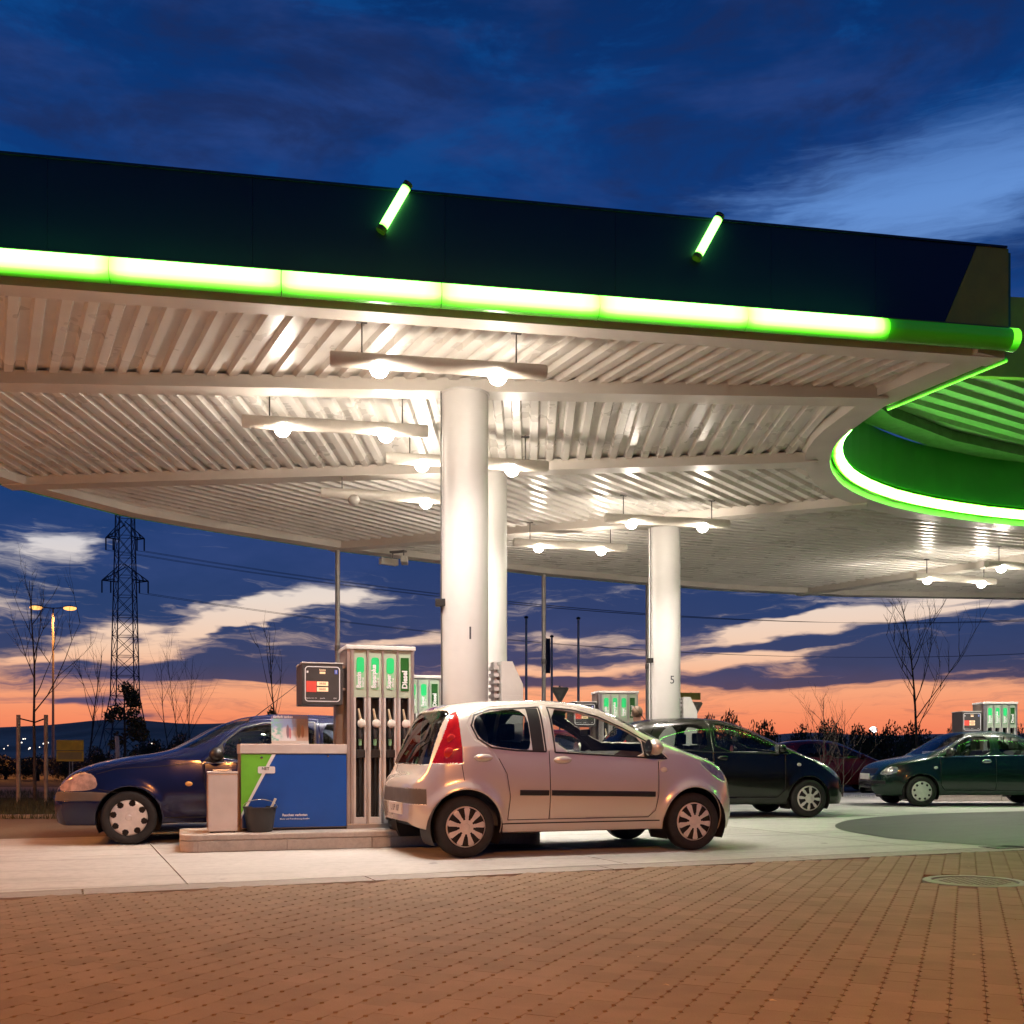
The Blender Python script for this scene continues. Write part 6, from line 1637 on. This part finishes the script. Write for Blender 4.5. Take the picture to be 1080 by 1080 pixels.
# ------------------------------------------------------------------ person at the far dispenser
def person(x, y, rz, label):
    root = empty('person', (x, y, KH * 0), rz, label, 'person')
    J = {'pelvis': (0, 0, .93), 'waist': (0, 0, 1.08), 'chest': (0, .01, 1.30), 'neck': (0, 0, 1.46), 'head0': (0, -.01, 1.53), 'head1': (0, -.015, 1.66), 'hl': (.09, 0, .90), 'kl': (.11, -.02, .50), 'al': (.11, .02, .09), 'tl': (.12, -.14, .04),
         'hr': (-.09, 0, .90), 'kr': (-.11, -.02, .50), 'ar': (-.12, .03, .09), 'tr': (-.13, -.13, .04), 'sl': (.18, 0, 1.38), 'el': (.25, .02, 1.12), 'wl': (.25, -.10, .90), 'pl': (.25, -.14, .82), 'sr': (-.18, 0, 1.38), 'er': (-.26, -.04, 1.13), 'wr': (-.24, -.22, 1.00), 'pr': (-.23, -.28, .96)}
    R = {'pelvis': (.15, .11), 'waist': (.14, .10), 'chest': (.165, .115), 'neck': (.055, .055), 'head0': (.075, .085), 'head1': (.075, .09), 'hl': (.09, .09), 'kl': (.062, .062), 'al': (.045, .05), 'tl': (.04, .03), 'hr': (.09, .09), 'kr': (.062, .062), 'ar': (.045, .05), 'tr': (.04, .03),
         'sl': (.07, .07), 'el': (.05, .05), 'wl': (.033, .033), 'pl': (.035, .025), 'sr': (.07, .07), 'er': (.05, .05), 'wr': (.033, .033), 'pr': (.035, .025)}
    Ed = [('pelvis', 'waist'), ('waist', 'chest'), ('chest', 'neck'), ('neck', 'head0'), ('head0', 'head1'), ('pelvis', 'hl'), ('hl', 'kl'), ('kl', 'al'), ('al', 'tl'), ('pelvis', 'hr'), ('hr', 'kr'), ('kr', 'ar'), ('ar', 'tr'), ('chest', 'sl'), ('sl', 'el'), ('el', 'wl'), ('wl', 'pl'), ('chest', 'sr'), ('sr', 'er'), ('er', 'wr'), ('wr', 'pr')]
    names = list(J); V_ = [J[k] for k in names]; E_ = [(names.index(a), names.index(b)) for a, b in Ed]; Rr = [R[k] for k in names]
    for side, w, s in (('l', 'pl', 1), ('r', 'pr', -1)):    # five fingers per hand
        bx_, by_, bz_ = J[w]; wi = names.index(w)
        for k, (ox, ln) in enumerate(((-.028, .062), (-.010, .075), (.010, .072), (.028, .058), (.045, .045))):
            a = len(V_); V_ += [(bx_ + ox, by_ - .03, bz_ - .03), (bx_ + ox, by_ - .035 - ln * .3, bz_ - .03 - ln * .7)]; E_ += [(wi, a), (a, a + 1)]; Rr += [(.010, .010), (.008, .008)]
    me = bpy.data.meshes.new('body'); me.from_pydata(V_, E_, []); me.update()
    o = link(bpy.data.objects.new('body', me), root)
    sk = o.modifiers.new('skin', 'SKIN'); sk.use_smooth_shade = True
    for i, rr in enumerate(Rr): me.skin_vertices[0].data[i].radius = rr
    me.skin_vertices[0].data[0].use_root = True
    o.modifiers.new('sub', 'SUBSURF').render_levels = 2
    m = bpy.data.materials.new('person_clothes_skin'); m.use_nodes = True; g = NG(m.node_tree); b = g.n['Principled BSDF']
    tcn = g.node('ShaderNodeTexCoord'); s_ = g.node('ShaderNodeSeparateXYZ'); g.l.new(tcn.outputs['Object'], s_.inputs[0])
    c = g.mix(g.smooth(s_.outputs[2], .925, .935), (.04, .05, .08), (.50, .40, .35)); c = g.mix(g.smooth(s_.outputs[2], 1.455, 1.46), c, (.50, .30, .22))
    c = g.mix(g.smooth(s_.outputs[2], .105, .095), c, (.02, .02, .02)); g.l.new(c, b.inputs['Base Color']); b.inputs['Roughness'].default_value = .7
    me.materials.append(m)
    MB().ball((0, .012, 1.665), .108, (.86, .98, .98), 16, 10).build('hair', mat('hair_brown', (.16, .10, .06), .6, var=.2, scale=20), root, True)
    f = MB().ball((0, -.105, 1.60), .02, (.8, 1, 1.3), 8, 6); f.build('nose', mat('skin', (.50, .30, .22), .6), root, True)
    for s in (-1, 1):
        MB().ball((s * .032, -.094, 1.635), .012, (1, .6, .7), 8, 6).build('eye', M_dark, root, True); MB().ball((s * .085, 0, 1.61), .025, (.4, .8, 1.2), 8, 6).build('ear', MATS['skin'], root, True)
    MB().ball((0, -.096, 1.555), .022, (1.1, .4, .25), 8, 6).build('mouth', mat('lips', (.35, .12, .10), .6), root, True)
person(px_x(672, 17.35), 17.35, math.radians(170), 'person in light top standing at the dispenser beyond the silver car')
